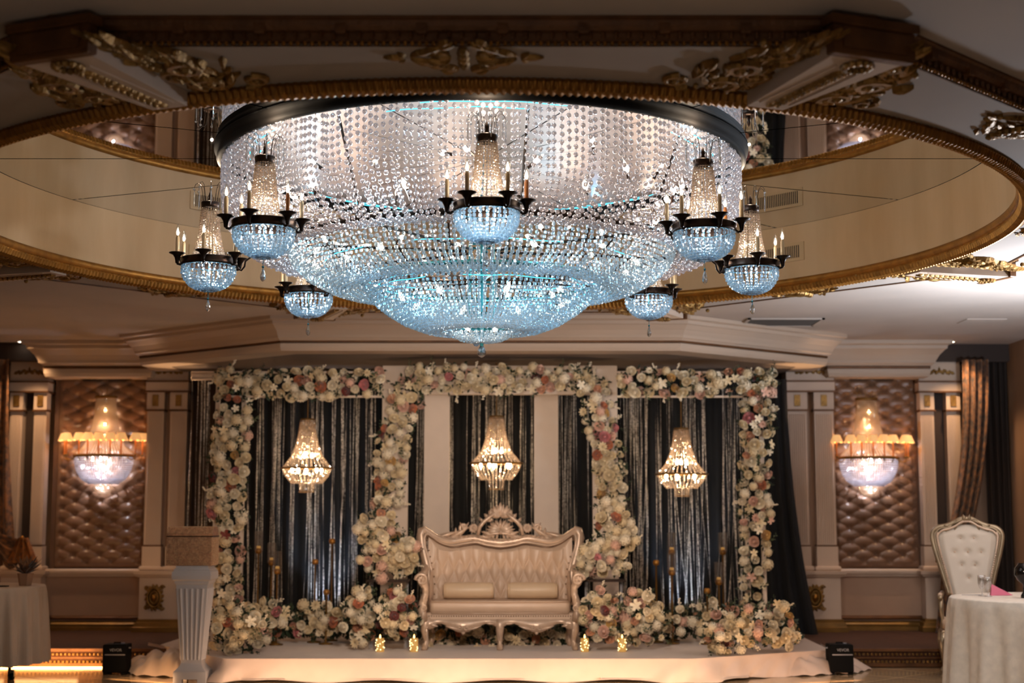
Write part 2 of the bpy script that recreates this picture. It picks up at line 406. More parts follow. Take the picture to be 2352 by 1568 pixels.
GARL=gm.mesh('beam_garland',M['carve'])
bm_=MB(); z0,z1=0,-.065
r0,r1=.02,.765
P=[(r0,-.09),(r1,-.165),(r1,.165),(r0,.09)]
bm_.prism(P,lambda u,v,w_:(u,v,-w_),.065)
bm_.box((r0+.08,-.078,-.07),(r1-.1,-.07,-.064)); bm_.box((r0+.08,.07,-.07),(r1-.1,.078,-.064))
BEAM=bm_.mesh('ceiling_beam',M['cream'])
bl=MB(); bl.box((r1,-.19,-.07),(r1+.055,.19,.085),.006); bl.box((r1-.01,-.205,.045),(r1+.07,.205,.085),.005); bl.box((r1+.055,-.15,-.045),(r1+.062,.15,.035))
BLOCK=bl.mesh('end_block',M['crown'])
BLOCKW=bl.mesh('end_block',M['cream'])
for k in range(8):
    a=PI/8+k*PI/4; base=(CX+3.40*cos(a),CY+3.40*sin(a),3.298)
    o=inst('ceiling_beam',BEAM,slab,base,(0,0,a)); 
    inst('end_block',BLOCK,o); inst('beam_garland',GARL,o,(0,0,-.065))
    inst('corner_carving',CARV,slab,(base[0]-.10*sin(a),base[1]+.10*cos(a),3.298),(0,0,a+.06),.92)
    inst('corner_carving',CARV2,slab,(base[0]+.10*sin(a),base[1]-.10*cos(a),3.298),(0,0,a-.06),.92)
# mid-edge ornaments (diamond wings about an oval)
mm=MB()
for sg in (-1,1):
    f=lambda u,v,w_: Vector((u*sg,v,-w_))
    for vv in (-1,1):
        g=lambda u,v,w_: f(u,v*vv,w_)
        for a_,b_,w_ in (((.03,.17),(.10,.10),.03),((.05,.20),(.10,.16),.02),((.08,.13),(.16,.07),.03),((.12,.09),(.215,.02),.03),((.07,.06),(.15,.035),.02),((.10,.10),(.055,.045),.018),((.235,.005),(.265,.05),.016),((.16,.05),(.19,.075),.016)): mm.lobe(g,a_,b_,w_,.022)
        mm.scroll(g,(.115,.075),.024,1.2,0,1,.011)
    mm.lobe(f,(.05,0),(.13,0),.02,.02); mm.lobe(f,(.235,0),(.325,0),.024,.02)
for i in range(7): mm.ball((0,-.10+.033*i,-.01),.026 if i%2 else .021,8,4)
MIDO=mm.mesh('carved_ornament',M['carve'])
for k in range(8):
    a=k*PI/4; r=3.70; inst('carved_ornament',MIDO,slab,(CX+r*cos(a),CY+r*sin(a),3.298),(0,0,a+PI/2),1.0)

# floor of glossy tiles (turned 45 degrees); single tiles where they can be told apart
struct('floor',MB().add([(XL,YF,-.004),(XR,YF,-.004),(XR,YB,-.004),(XL,YB,-.004)],[(0,1,2,3)]),M['grout'])
flo=bpy.data.objects['floor']; ts=.62; tm=MB().box((-ts/2+.003,-ts/2+.003,-.006),(ts/2-.003,ts/2-.003,0),.002).mesh('floor_tile',M['tile'])
rest=MB(); q=PI/4
for i in range(-30,31):
    for j in range(-30,31):
        x=(i*cos(q)-j*sin(q))*ts; y=8+(i*sin(q)+j*cos(q))*ts
        if not(XL-.2<x<XR+.2 and YF-.2<y<YB): continue
        if 11.6<y<14.7 and abs(x)<5.4: inst('floor_tile',tm,flo,(x,y,0),(0,0,q))
        else:
            h=ts/2-.003; p=[(x+(u*cos(q)-v*sin(q)),y+(u*sin(q)+v*cos(q)),0) for u,v in ((-h,-h),(h,-h),(h,h),(-h,h))]; rest.add(p,[(0,1,2,3)])
rs=rest.build('floor_tiles',M['tile'],flo); rs['kind']='stuff'
# walls
struct('wall_back',MB().add([(XL,YB,0),(XR,YB,0),(XR,YB,ZC),(XL,YB,ZC)],[(0,1,2,3)]),M['wall'])
struct('wall_left',MB().add([(XL,YF,0),(XL,YB,0),(XL,YB,ZC),(XL,YF,ZC)],[(0,1,2,3)]),M['wall'])
struct('wall_right',MB().add([(XR,YB,0),(XR,YF,0),(XR,YF,ZC),(XR,YB,ZC)],[(0,1,2,3)]),M['wallR'])
struct('wall_front',MB().add([(XR,YF,0),(XL,YF,0),(XL,YF,ZC),(XR,YF,ZC)],[(0,1,2,3)]),M['wall'])
# raised platform with carpet and gilt nosings
plat=struct('platform',MB().box((XL,14.6,0),(XR,YB,.178)),M['carpet']); plat['kind']='structure'
nos=MB().box((XL,14.575,.155),(XR,14.60,.182)).box((XL,14.58,.01),(XR,14.6,.045)).box((XL,14.585,.085),(XR,14.6,.10))
struct('nosing',nos,M['crown'],plat)
nb=MB(); x=XL
while x<XR:
    nb.bead((x,14.572,.128),.014); nb.bead((x+.02,14.572,.058),.016); x+=.04
struct('nosing_beads',nb,M['brass'],plat)['kind']='stuff'
ls=MB().box((-5.6,14.5,.0),(-3.95,14.56,.012)).build('light_strip',M['ledwarm']); tag(ls,'amber light strip on the floor along the left step','light strip')
for x in (-5.1,-4.4): light('AREA',(x,14.25,.10),1.6,AMBER,.6,(0,0,0),size_y=.1); light('AREA',(x,14.36,.12),5.0,AMBER,.7,(PI/2-.5,0,0),size_y=.06)

# wainscot with chair rail, panels and base on the back wall
YW=16.95
def wains(name,x0,x1):
    mb=MB().box((x0,YW-.02,.178),(x1,YB,.80))
    s_=struct(name,mb,M['wall'])
    struct('chair_rail',MB().sweep([(x0,YW-.02),(x1,YW-.02)],[(0,.775),(.03,.78),(.035,.80),(.05,.805),(.06,.83),(.06,.85),(.05,.862),(0,.865)],False,-1),M['cream'],s_)
    struct('panel_edge',MB().sweep([(x0,YW-.02),(x1,YW-.02)],[(0,.30),(.035,.305),(.04,.32),(0,.345)],False,-1),M['crown'],s_)
    struct('gilt_base',MB().sweep([(x0,YW-.02),(x1,YW-.02)],[(0,.178),(.06,.18),(.06,.22),(.045,.225),(.05,.25),(.03,.27),(0,.285)],False,-1),M['brass'],s_)
    return s_
wains('baseboard_left',-5.36,-4.10); wains('baseboard_right',3.60,4.68)
# pilaster pairs
def pilaster_pair(name,x0,x1,Yf,swagflip=0):
    fac=.34 if swagflip else .42
    """x0..x1 outer edges of the pair, Yf the front plane"""
    wdt=.26 if x1-x0>.4 else .2
    wdt=(x1-x0)*fac
    body=MB().box((x0-.02,Yf-.03,.30),(x1+.02,YB,.79),.006)           # pedestal die
    s_=struct(name,body,M['cream'])
    struct('pedestal_cap',MB().sweep([(x0-.02,YB),(x0-.02,Yf-.03),(x1+.02,Yf-.03),(x1+.02,YB)],[(0,.775),(.03,.785),(.035,.80),(.055,.81),(.06,.845),(0,.85)],False,-1).box((x0-.07,Yf-.08,.83),(x1+.07,YB,.85)),M['cream'],s_)
    struct('gilt_base',MB().sweep([(x0-.02,YB),(x0-.02,Yf-.03),(x1+.02,Yf-.03),(x1+.02,YB)],[(0,.178),(.06,.18),(.06,.23),(.045,.24),(.04,.28),(.02,.29),(.02,.315),(0,.32)],False,-1),M['brass'],s_)
    struct('recess',MB().box((x0+.05,Yf+.14,.85),(x1-.05,YB,2.86)),M['dark'] if swagflip else M['wall'],s_)
    for a,b in ((x0,x0+wdt),(x1-wdt,x1)):
        sh=MB().box((a,Yf+.02,1.13),(b,Yf+.16,2.64))
        n=8; fw=(b-a-.03)/n
        for i in range(n): sh.tube([(a+.015+fw*(i+.5),Yf+.018,1.16),(a+.015+fw*(i+.5),Yf+.018,2.60)],fw*.36,6)
        o=struct('shaft',sh,M['cream'],s_)
        struct('plinth',MB().box((a-.01,Yf,.90),(b+.01,Yf+.16,1.12)).box((a-.035,Yf-.03,.85),(b+.035,Yf+.17,.90),.012),M['cream'],s_)
        struct('gilt_line',MB().box((a-.006,Yf+.0,1.118),(b+.006,Yf+.16,1.135)).box((a-.014,Yf-.012,2.635),(b+.014,Yf+.16,2.655)),M['crown'],s_)
        struct('capital',MB().box((a-.004,Yf+.005,2.655),(b+.004,Yf+.16,2.85)),M['cream'],s_)
        e=MB(); cx_=(a+b)/2; fe=frame((cx_,Yf+.004,2.755),(1,0,0),(0,0,1),(0,-1,0))
        e.box((cx_-.034,Yf-.006,2.69),(cx_+.034,Yf+.004,2.82),.003)
        for t in (-1,1): e.scroll(fe,(0,.03*t),.022,1.2,0,t,.006); e.lobe(fe,(.0,0),(.022*t,.045*t),.01,.014)
        struct('emblem',e,M['carve'],s_)
    struct('architrave',MB().box((x0-.015,Yf-.01,2.85),(x1+.015,YB,2.965)).box((x0-.01,Yf,2.98),(x1+.01,YB,ZC-.12)),M['cream'],s_)
    struct('gilt_line',MB().box((x0-.03,Yf-.03,2.848),(x1+.03,YB,2.866)).box((x0-.03,Yf-.03,2.965),(x1+.03,YB,2.982)),M['crown'],s_)
    sw=MB(); cx_=(x0+x1)/2; fs_=frame((cx_,Yf-.002,3.075),(1,0,0),(0,0,1),(0,-1,0))
    for t in (-1,1):
        for i in range(5): sw.lobe(fs_,(t*(.01+.030*i),.022-.004*i),(t*(.055+.030*i),.040-.010*i if i%2 else -.014),.022,.016)
        sw.scroll(fs_,(t*.04,.0),.022,1.2,PI/2,t,.006); sw.scroll(fs_,(t*.11,-.01),.016,1.2,PI/2,t,.005)
    sw.lobe(fs_,(0,0),(0,.07),.018,.014); sw.ball(fs_(0,.01,.006),.014,6,4)
    struct('gilt_swag',sw,M['carve'],s_)
    return s_
pilaster_pair('trim_3',-5.70,-5.29,16.78,1); pilaster_pair('trim_4',-4.13,-3.68,16.72,0)
pilaster_pair('trim_5',3.12,3.64,16.72,0); pilaster_pair('trim_6',4.64,5.09,16.78,1)
# gilt medallions on the inner pedestals
for x,nm in ((-3.98,'left'),(3.37,'right')):
    t=thing('gilt_medallion','oval gilt cartouche medallion on the '+nm+' pilaster pedestal','ornament',(x,16.69,.555)); mb=MB()
    f=frame((0,0,0),(1,0,0),(0,0,1),(0,-1,0))
    mb.tube([f(.075*cos(i*PI/12),.105*sin(i*PI/12),.014) for i in range(24)],.014,6,closed=True)
    mb.tube([f(.045*cos(i*PI/12),.068*sin(i*PI/12),.016) for i in range(24)],.010,6,closed=True)
    for i in range(16): a=i*PI/8; mb.lobe(f,(.07*cos(a),.10*sin(a)),(.112*cos(a+.2),.155*sin(a+.2)),.022,.02)
    for sx_ in (-1,1):
        for sz_ in (-1,1): mb.scroll(f,(.085*sx_,.11*sz_),.03,1.3,0,sx_*sz_,.009)
    mb.lathe([(.001,0),(.02,.0),(.05,.0)],16)  # tiny backing collar
    mb.prism([(.085*cos(i*PI/12),.12*sin(i*PI/12)) for i in range(24)],f,.008); mb.build('cartouche',M['carve'],t,True)
    b=MB().ball(f(0,0,.016),.028,12,8,1.3); b.build('boss',M['gold'],t,True)
# cornices over the two tufted bays and the header over the stage
def cornice_prof(zb): # (offset outwards, z)
    h=ZC-zb
    return [(-.30,zb),(.0,zb),(.015,zb+.10*h),(.02,zb+.22*h),(.0,zb+.24*h),(.0,zb+.30*h),(.03,zb+.31*h),(.045,zb+.36*h),(.06,zb+.38*h),(.07,zb+.46*h),(.10,zb+.60*h),(.15,zb+.74*h),(.17,zb+.77*h),(.175,zb+.86*h),(.215,zb+.90*h),(.22,zb+h),(-.30,zb+h)]
for nm,x0,x1 in (('trim_7',-5.24,-4.06),('trim_8',3.56,4.68)):
    c=struct(nm,MB().sweep([(x0,YB+.1),(x0,16.55),(x1,16.55),(x1,YB+.1)],cornice_prof(3.01),False,-1),M['cornice'])
    struct('gilt_line',MB().sweep([(x0,YB),(x0,16.55),(x1,16.55),(x1,YB)],[(0,3.098),(.018,3.10),(.018,3.125),(0,3.128)],False,-1),M['crown'],c)
hp=[(-4.02,16.6),(-4.02,15.95),(-2.28,14.52),(1.66,14.52),(3.40,15.95),(3.40,16.6)]
hd=struct('trim_9',MB().sweep(hp,cornice_prof(3.075),False,-1),M['cornice'])
struct('gilt_line',MB().sweep(hp,[(0,3.155),(.02,3.158),(.02,3.178),(0,3.18)],False,-1),M['crown'],hd)
struct('soffit',MB().add([(-4.02,16.6,3.08),(-4.02,15.95,3.08),(-2.28,14.52,3.08),(1.66,14.52,3.08),(3.40,15.95,3.08),(3.40,16.6,3.08),(3.4,YB,3.08),(-4.02,YB,3.08)],[(0,1,2,3,4,5,6,7)]),mat('soffit_shaded','75665a',.8),hd)  # soffit base colour darkened for the shade under the header
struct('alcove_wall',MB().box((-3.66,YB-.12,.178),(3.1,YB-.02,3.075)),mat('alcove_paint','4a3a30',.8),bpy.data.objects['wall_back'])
for x in (-3.75,3.2): light('SPOT',(x+(.12 if x<0 else -.12),16.0,2.3),22,WARM,.05,(PI,0,0),1.0)
# ceiling vent and hatch
v=thing('ceiling_vent','white framed grey air vent grille in the ceiling right of the chandelier','vent',atz(1795,739,ZC-.004)); v.rotation_euler=(0,0,0)
a,b=atz(1700,750,ZC),atz(1890,728,ZC); hx,hy=.38,.28
MB().box((-hx,-hy,-.012),(hx,-hy+.03,.002)).box((-hx,hy-.03,-.012),(hx,hy,.002)).box((-hx,-hy,-.012),(-hx+.03,hy,.002)).box((hx-.03,-hy,-.012),(hx,hy,.002)).build('frame',M['ventwhite'],v)
for i in range(12): MB().box((-hx+.03,-hy+.04+i*.042,-.008),(hx-.03,-hy+.06+i*.042,.0)).build('slat',M['grille'],v)
MB().box((-hx+.02,-hy+.02,.0),(hx-.02,hy-.02,.003)).build('backing',M['dark'],v)
v=thing('access_hatch','flat pale square access hatch in the ceiling at far right','hatch',atz(2255,737,ZC-.002)); MB().box((-.2,-.17,-.006),(.2,.17,.002),.002).build('hatch_cover',M['ceil'],v)
for x,y,nm in ((48,803,'left'),(2187,810,'right')):
    p=at(x,y,16.5); p.z=ZC-.003; v=thing('recessed_spot','small round lit recessed spot above the outer '+nm+' pilasters','ceiling light',p)
    MB().lathe([(.035,-.002),(.05,-.006),(.055,0)],18).build('ring',M['gold'],v); MB().lathe([(.001,-.001),(.036,-.001)],18).build('lamp_disc',M['spot'],v)
# dark bands above the outer pilasters / drape pelmets
struct('trim_10',MB().box((XL,16.6,3.2),(-5.3,YB,ZC)),M['dark']); struct('trim_11',MB().box((4.8,16.75,3.2),(XR,YB,ZC)),M['dark'])

# ================================================================ TUFTED PANELS + SCONCES
def tufted(name,label,x0,x1,z0,z1,Y):
    t=thing(name,label,'wall panel',((x0+x1)/2,Y,z0)); W=x1-x0; H=z1-z0
    def fn(u,v_):
        x=-W/2+u*W; z=v_*H; a=x/.295; b=z/.15; i0=round(a*2); best=9
        for ii in (i0-1,i0,i0+1):
            jj=round(b*2-(ii%2))+0; 
            for q in (jj-1,jj,jj+1):
                if (ii+q)%2==0: best=min(best,math.hypot((a*2-ii)*.1475,(b*2-q)*.075))
        h=1-.62*math.exp(-(best/.032)**2)-.38*(1-(abs(sin(PI*(a+b)))*abs(sin(PI*(a-b))))**.4)
        e=min(1,min(u,1-u)*W/.06,min(v_,1-v_)*H/.06)
        return (x,-.040*h*e-.02,z)
    MB().grid(90,240,fn).build('padding',M['satin'],t,True)
    bt=MB(); i=0
    for j in range(0,40):
        for k in range(-6,7):
            x=.295*(k+(j%2)/2); z=.075*j
            if abs(x)<W/2-.05 and .05<z<H-.05: bt.ball((x,-.022,z),.009,6,4)
    bt.build('buttons',M['satin'],t)['kind']='stuff'
    MB().box((-W/2-.05,-.03,0),(-W/2,.04,H)).box((W/2,-.03,0),(W/2+.05,.04,H)).build('frame',mat('panel_frame','5c4334',.5),t)
tufted('tufted_panel','brown satin button-tufted wall panel behind the left sconce',-5.19,-4.16,.87,3.05,16.98)
tufted('tufted_panel','brown satin button-tufted wall panel behind the right sconce',3.64,4.62,.87,3.05,16.98)
def shade_mesh():
    mb=MB(); n=24; prof=[(.034,.075),(.046,.045),(.062,.0)]; vs=[]
    for r,z in prof:
        for k in range(n): rr=r*(1+.05*(k%2)); a=2*PI*k/n; vs.append((rr*cos(a),rr*sin(a),z+(.006*cos(a*6) if z==0 else 0)))
    fs=[(i*n+k,i*n+(k+1)%n,(i+1)*n+(k+1)%n,(i+1)*n+k) for i in range(2) for k in range(n)]
    return mb.add(vs,fs).mesh('lamp_shade',M['shade'],True)
SHADE=shade_mesh()
def bulb_mesh(r,h,m):
    return MB().lathe([(.001,0),(r*.6,.0),(r*.95,h*.22),(r,h*.38),(r*.7,h*.62),(r*.3,h*.85),(.001,h)],10).mesh('bulb',m,True)
def sconce(label,p):
    t=thing('wall_chandelier',label,'wall lamp',p); R0=.33
    # half-round crystal body against the wall
    def half(prof,n,rb,name,m):
        mb=MB()
        L=[0]
        for i in range(1,len(prof)): L.append(L[-1]+math.hypot(prof[i][0]-prof[i-1][0],prof[i][1]-prof[i-1][1]))
        tot=L[-1]; k=int(tot/(rb*2.05))
        for j in range(n):
            a=PI+PI*(j+.5)/n
            for i in range(k+1):
                s_=tot*i/k; q=0
                while q<len(L)-2 and L[q+1]<s_: q+=1
                f_=(s_-L[q])/max(1e-6,L[q+1]-L[q]); r=prof[q][0]+(prof[q+1][0]-prof[q][0])*f_; z=prof[q][1]+(prof[q+1][1]-prof[q][1])*f_
                mb.bead((r*cos(a),r*sin(a)*.8,z),rb)
        o=mb.build(name,m,t); o['kind']='stuff'; return o
    half([(.33,-.02),(.325,-.10),(.30,-.18),(.25,-.26),(.17,-.31)],34,.0115,'bead_basket',M['beadglow'])
    half([(.11,.66),(.12,.5),(.145,.35),(.185,.2),(.24,.10),(.31,.03)],26,.0105,'bead_tower',M['beadglowwarm'])
    half([(.10,-.32),(.11,-.36),(.085,-.40),(.05,-.43)],14,.010,'bead_tail',M['beadglowwarm'])
    for rr,z in ((.34,0),(.115,.67)):
        MB().sweep([(rr*cos(a_),rr*sin(a_)*.8) for a_ in [PI+PI*i/18 for i in range(19)]],[(0,z-.015),(.012,z-.012),(.015,z),(.012,z+.015),(0,z+.018)],False,-1).build('gilt_band' ,M['brass'],t)
    cr=MB()
    for i in range(6):
        a=PI+PI*(i+.5)/6; cr.tube([(.1*cos(a),.1*sin(a)*.8,.68),(.12*cos(a),.12*sin(a)*.8,.74),(.15*cos(a),.15*sin(a)*.8,.76),(.165*cos(a),.165*sin(a)*.8,.73)],.004,5)
    cr.build('crown_wires',M['brass'],t)['kind']='stuff'
    for i in range(9):
        a=PI+PI*(i+.5)/9; r=.37 if 1<i<7 else .45; x,y=r*cos(a),r*sin(a)*.7
        MB().tube([(.33*cos(a),.33*sin(a)*.8,-.01),((x+.33*cos(a))/2,(y+.26*sin(a))/2,-.05),(x,y,-.03),(x,y,.0)],.006,6).lathe([(.006,0),(.024,.012),(.02,.016),(.006,.016)],10,(x,y,0)).build('arm',M['brass'],t)
        c=MB().tube([(x,y,.01),(x,y,.18)],.009,8).build('candle',M['candleb'],t)
        inst('lamp_shade',SHADE,t,(x,y,.17),None,1.15); light('POINT',(p[0]+x,p[1]+y,p[2]+.20),.55,AMBER,.02)
    for z in (.50,.34,.2): inst('bulb',bulb_mesh(.018,.05,M['bulbw']),t,(0.01,-.06,z)); 
    for a in (-.5,0,.5): inst('bulb',bulb_mesh(.018,.05,M['bulb']),t,(.2*sin(a),-.16*cos(a),-.06))
    light('POINT',(p[0],p[1]-.05,p[2]+.35),4.5,(1,.64,.36),.015); light('POINT',(p[0],p[1]-.13,p[2]-.12),9.0,(.84,.86,1),.02)
    light('POINT',(p[0],p[1]-.05,p[2]-.36),.9,(.9,.88,1),.01)
sconce('large crystal wall chandelier with pleated shades on the left tufted panel',at(240,1047,16.9))
sconce('large crystal wall chandelier with pleated shades on the right tufted panel',at(1994,1052,16.9))

# ================================================================ MAIN CHANDELIER
CHL=thing('crystal_chandelier','huge round basket chandelier of crystal strands under the mirrored dome','chandelier',(CX,CY,0))
def sample(prof,step):
    L=[0]
    for i in range(1,len(prof)): L.append(L[-1]+math.hypot(prof[i][0]-prof[i-1][0],prof[i][1]-prof[i-1][1]))
    tot=L[-1]; k=max(1,int(tot/step)); out=[]
    for i in range(k+1):
        s_=tot*i/k; q=0
        while q<len(L)-2 and L[q+1]<s_: q+=1
        f_=(s_-L[q])/max(1e-6,L[q+1]-L[q]); out.append((prof[q][0]+(prof[q+1][0]-prof[q][0])*f_,prof[q][1]+(prof[q+1][1]-prof[q][1])*f_))
    return out
# drum: 264 single strands
P1=[(1.668,3.715),(1.668,3.5),(1.65,3.36),(1.60,3.25),(1.52,3.16),(1.42,3.105),(1.33,3.105),(1.262,3.15)]
strands=[]
for v_ in range(5):
    rn=random.Random(v_); mb=MB(); pts=sample(P1,.0435); wb=rn.uniform(-.004,.004)
    for i,(r,z) in enumerate(pts):
        mb.gemball((r+rn.uniform(-.002,.002),wb*sin(i*.4)+rn.uniform(-.0015,.0015),z),.0152*(1-.12*(r<1.5)))
    mb.tube([(r,0,z) for r,z in pts],.0013,3); strands.append(mb.mesh('bead_strand',M['bead'],True))
for i in range(264):
    a=2*PI*i/264; inst('bead_strand',strands[(i*3+i//7)%5],CHL,(0,0,random.uniform(-.016,.016)),(0,0,a+random.uniform(-.004,.004)))
def basket(prof,n,rb,name,m,step,c=(0,0,0),jit=.003):
    mb=MB(); pts=sample(prof,step)
    for j in range(n):
        a=2*PI*(j+random.uniform(-.12,.12))/n; oz=random.uniform(-.5,.5)*step*.6
        for r,z in pts:
            mb.bead((c[0]+r*cos(a)+random.uniform(-jit,jit),c[1]+r*sin(a)+random.uniform(-jit,jit),c[2]+z+oz*.3),rb)
    return mb
o=basket([(1.255,3.15),(1.22,3.07),(1.13,2.98),(1.0,2.915),(.88,2.89),(.80,2.92),(.775,2.955)],176,.0132,'x',0,.030).build('middle_basket',M['beadblue'],CHL); o['kind']='stuff'
o=basket([(.77,2.955),(.74,2.88),(.68,2.81),(.60,2.75),(.50,2.69),(.38,2.645),(.27,2.64),(.22,2.675)],128,.0128,'x',0,.029).build('lower_basket',M['beadblue'],CHL); o['kind']='stuff'
o=basket([(.215,2.675),(.20,2.62),(.15,2.59),(.07,2.575),(.02,2.575)],36,.0128,'x',0,.028).build('bottom_cup',M['beadblue'],CHL); o['kind']='stuff'
def band(prof,name,m,n=96,par=CHL): return MB().lathe(prof+[prof[0]],n,(0,0,0)).build(name,m,par,True)
band([(1.655,3.70),(1.69,3.695),(1.71,3.71),(1.70,3.73),(1.712,3.75),(1.725,3.765),(1.725,3.779),(1.655,3.779)],'top_ring',mat('top_ring_black','0d0b0a',.75,0,spec=.12),128)
band([(1.245,3.15),(1.275,3.15),(1.28,3.175),(1.265,3.19),(1.245,3.19)],'middle_ring',M['bronze'])
band([(.765,2.95),(.785,2.95),(.785,2.975),(.765,2.975)],'lower_ring',M['rodteal'])
band([(.205,2.67),(.22,2.67),(.22,2.69),(.205,2.69)],'bottom_ring',M['rodteal'],36)
MB().lathe([(.02,3.776),(1.655,3.776)],96).build('plate_backing',M['seam'],CHL)
for k in range(16):
    a0=2*PI*k/16; vs=[];fs=[]
    for r in (.06,1.652):
        g=.005/r
        for i in range(9): a=a0+g+(2*PI/16-2*g)*i/8; vs.append((r*cos(a),r*sin(a),3.770))
    MB().add(vs,[(i,i+1,10+i,9+i) for i in range(8)]).build('reflector_panel',M['plate'],CHL)
# cyan light strips
for r,z,nm in ((1.45,3.72,'led_strip'),(1.50,3.74,'led_strip'),(1.02,3.06,'led_strip'),(.66,2.935,'led_strip'),(.68,2.90,'led_strip'),(.15,2.70,'led_strip')):
    N_=5 if r>.3 else 2
    for g_ in range(N_):
        a0=2*PI*g_/N_+r*3; MB().tube([(r*cos(a0+i*2*PI/N_*(.72 if r<1.2 else .45)/24),r*sin(a0+i*2*PI/N_*(.72 if r<1.2 else .45)/24),z+.003*sin(i*.5+g_)) for i in range(25)],.0032,5).build(nm,M['led'],CHL)
# frame: central stem, posts, spokes
fr=MB().tube([(0,0,2.50),(0,0,3.77)],.012,8)
for k in range(4):
    a=k*PI/2+PI/4; fr.tube([(.11*cos(a),.11*sin(a),2.68),(.11*cos(a),.11*sin(a),3.2)],.008,5)
for z in (2.75,2.95,3.05,3.2): fr.tube([(.11*cos(PI/4+k*PI/2),.11*sin(PI/4+k*PI/2),z) for k in range(4)],.007,4,closed=True)
fr.build('centre_stem',M['rodteal'],CHL)
for k in range(8):
    a=k*PI/4+.2; s2=MB()
    s2.tube([(.1*cos(a),.1*sin(a),3.16),(1.25*cos(a),1.25*sin(a),3.165)],.009,4); s2.tube([(1.22*cos(a),1.22*sin(a),3.17),(1.45*cos(a),1.45*sin(a),3.74)],.008,4)
    s2.tube([(.1*cos(a),.1*sin(a),2.96),(.77*cos(a),.77*sin(a),2.96)],.007,4); s2.tube([(.77*cos(a),.77*sin(a),2.96),(1.0*cos(a),1.0*sin(a),3.16)],.006,4)
    s2.build('spoke',M['bronze'],CHL)
# clear bulbs inside, tilted every way, each with its socket
SOCK=MB().tube([(0,0,-.06),(0,0,0)],.011,8).mesh('socket',M['bronze2'])
BIG=bulb_mesh(.017,.075,M['bulb'])
rn=random.Random(11)
def inner(r,a,z,tilt):
    o=inst('socket',SOCK,CHL,(r*cos(a),r*sin(a),z),(rn.uniform(-tilt,tilt),rn.uniform(-tilt,tilt),0)); inst('bulb',BIG,o)
for i in range(44):
    a=2*PI*i/44+rn.uniform(-.04,.04); inner(rn.choice((1.1,1.3,1.42)),a,rn.uniform(3.25,3.62),1.2)
for i in range(14): a=2*PI*i/14; inner(.95+.1*(i%2),a+.1,3.02,1.3)
for i in range(8): a=2*PI*i/8; inner(.52,a+.3,2.82,1.3)
for i in range(2): inner(.09,PI*i+.3,2.64,.6)
def drop_mesh(h,r,m,n=8,seg=True):
    mb=MB().lathe([(.001,0),(r*.55,-h*.22),(r*.92,-h*.5),(r,-h*.66),(r*.8,-h*.85),(r*.35,-h*.97),(.001,-h)],n); return mb.mesh('crystal_drop',m)
dm=drop_mesh(.085,.03,M['drop'],9); o=inst('crystal_drop',dm,CHL,(0,0,2.555)); 
MB().ball((-.035,0,2.56),.02,8,6).ball((0,0,2.575),.012,8,6).build('crystal_ball',M['drop'],CHL)
# satellites: eight little chandeliers on arms (the eighth is hidden behind the bowls)
SB=basket([(.168,-.022),(.170,-.06),(.158,-.10),(.128,-.14),(.085,-.165),(.035,-.178)],32,.0118,'x',0,.0225,jit=.001).mesh('bead_basket',M['beadblue'])
ST=basket([(.050,.36),(.058,.30),(.066,.2),(.085,.09),(.115,.02)],22,.0078,'x',0,.0165,jit=.001).mesh('bead_tower',M['beadwarm'])
BANDM=MB().lathe([(.155,-.02),(.178,-.022),(.184,-.01),(.178,.0),(.182,.022),(.172,.03),(.155,.03),(.155,-.02)],40).mesh('small_chandelier',M['bronze2'],True)
LR=MB().tube([(.158*cos(i*PI/20),.158*sin(i*PI/20),-.018) for i in range(40)],.0028,4,closed=True).mesh('led_strip',M['led'])
CROWN=MB().lathe([(.001,.40),(.055,.40),(.060,.395),(.057,.36),(.045,.355)],20).lathe([(.012,.40),(.016,.41),(.010,.43),(.014,.44),(.008,.46),(.001,.475)],8).mesh('crown_cap',M['bronze2'],True)
def curl_mesh():
    mb=MB()
    mb.tube([(.045,0,.40),(.05,0,.46),(.06,0,.505),(.078,0,.522),(.096,0,.512),(.103,0,.49)],.0018,5); return mb.mesh('curled_wire',M['bronze'])
CURL=curl_mesh()
PRISM=MB().ball((.103,0,.478),.009,6,4).lathe([(.001,0),(.004,-.02),(.005,-.085),(.001,-.105)],5,(.103,0,.468)).mesh('crystal_prism',M['drop'])
CUP=MB().lathe([(.006,-.045),(.011,-.04),(.012,-.028),(.016,-.008),(.028,.012),(.052,.022),(.052,.026),(.020,.020),(.014,.02)],18).tube([(-.045,0,-.03),(-.02,0,-.05),(0,0,-.045)],.008,6).mesh('candle_cup',M['bronze'],True)
CAN=MB().lathe([(.0115,.015),(.0115,.125),(.008,.127),(.008,.135),(.001,.135)],12).mesh('candle',M['candle'],True)
CANB=CAN.copy(); CANB.materials.clear(); CANB.materials.append(M['candleb'])
BG=MB().lathe([(.001,0),(.008,0),(.0145,.018),(.015,.03),(.010,.052),(.003,.072),(.001,.08)],10).mesh('bulb_glass',M['glass'],True)
BGL=bulb_mesh(.0075,.045,M['bulb'])
SDROP=drop_mesh(.078,.0165,M['drop'],8)
labels={0:'front centre satellite',1:'satellite',2:'satellite'}
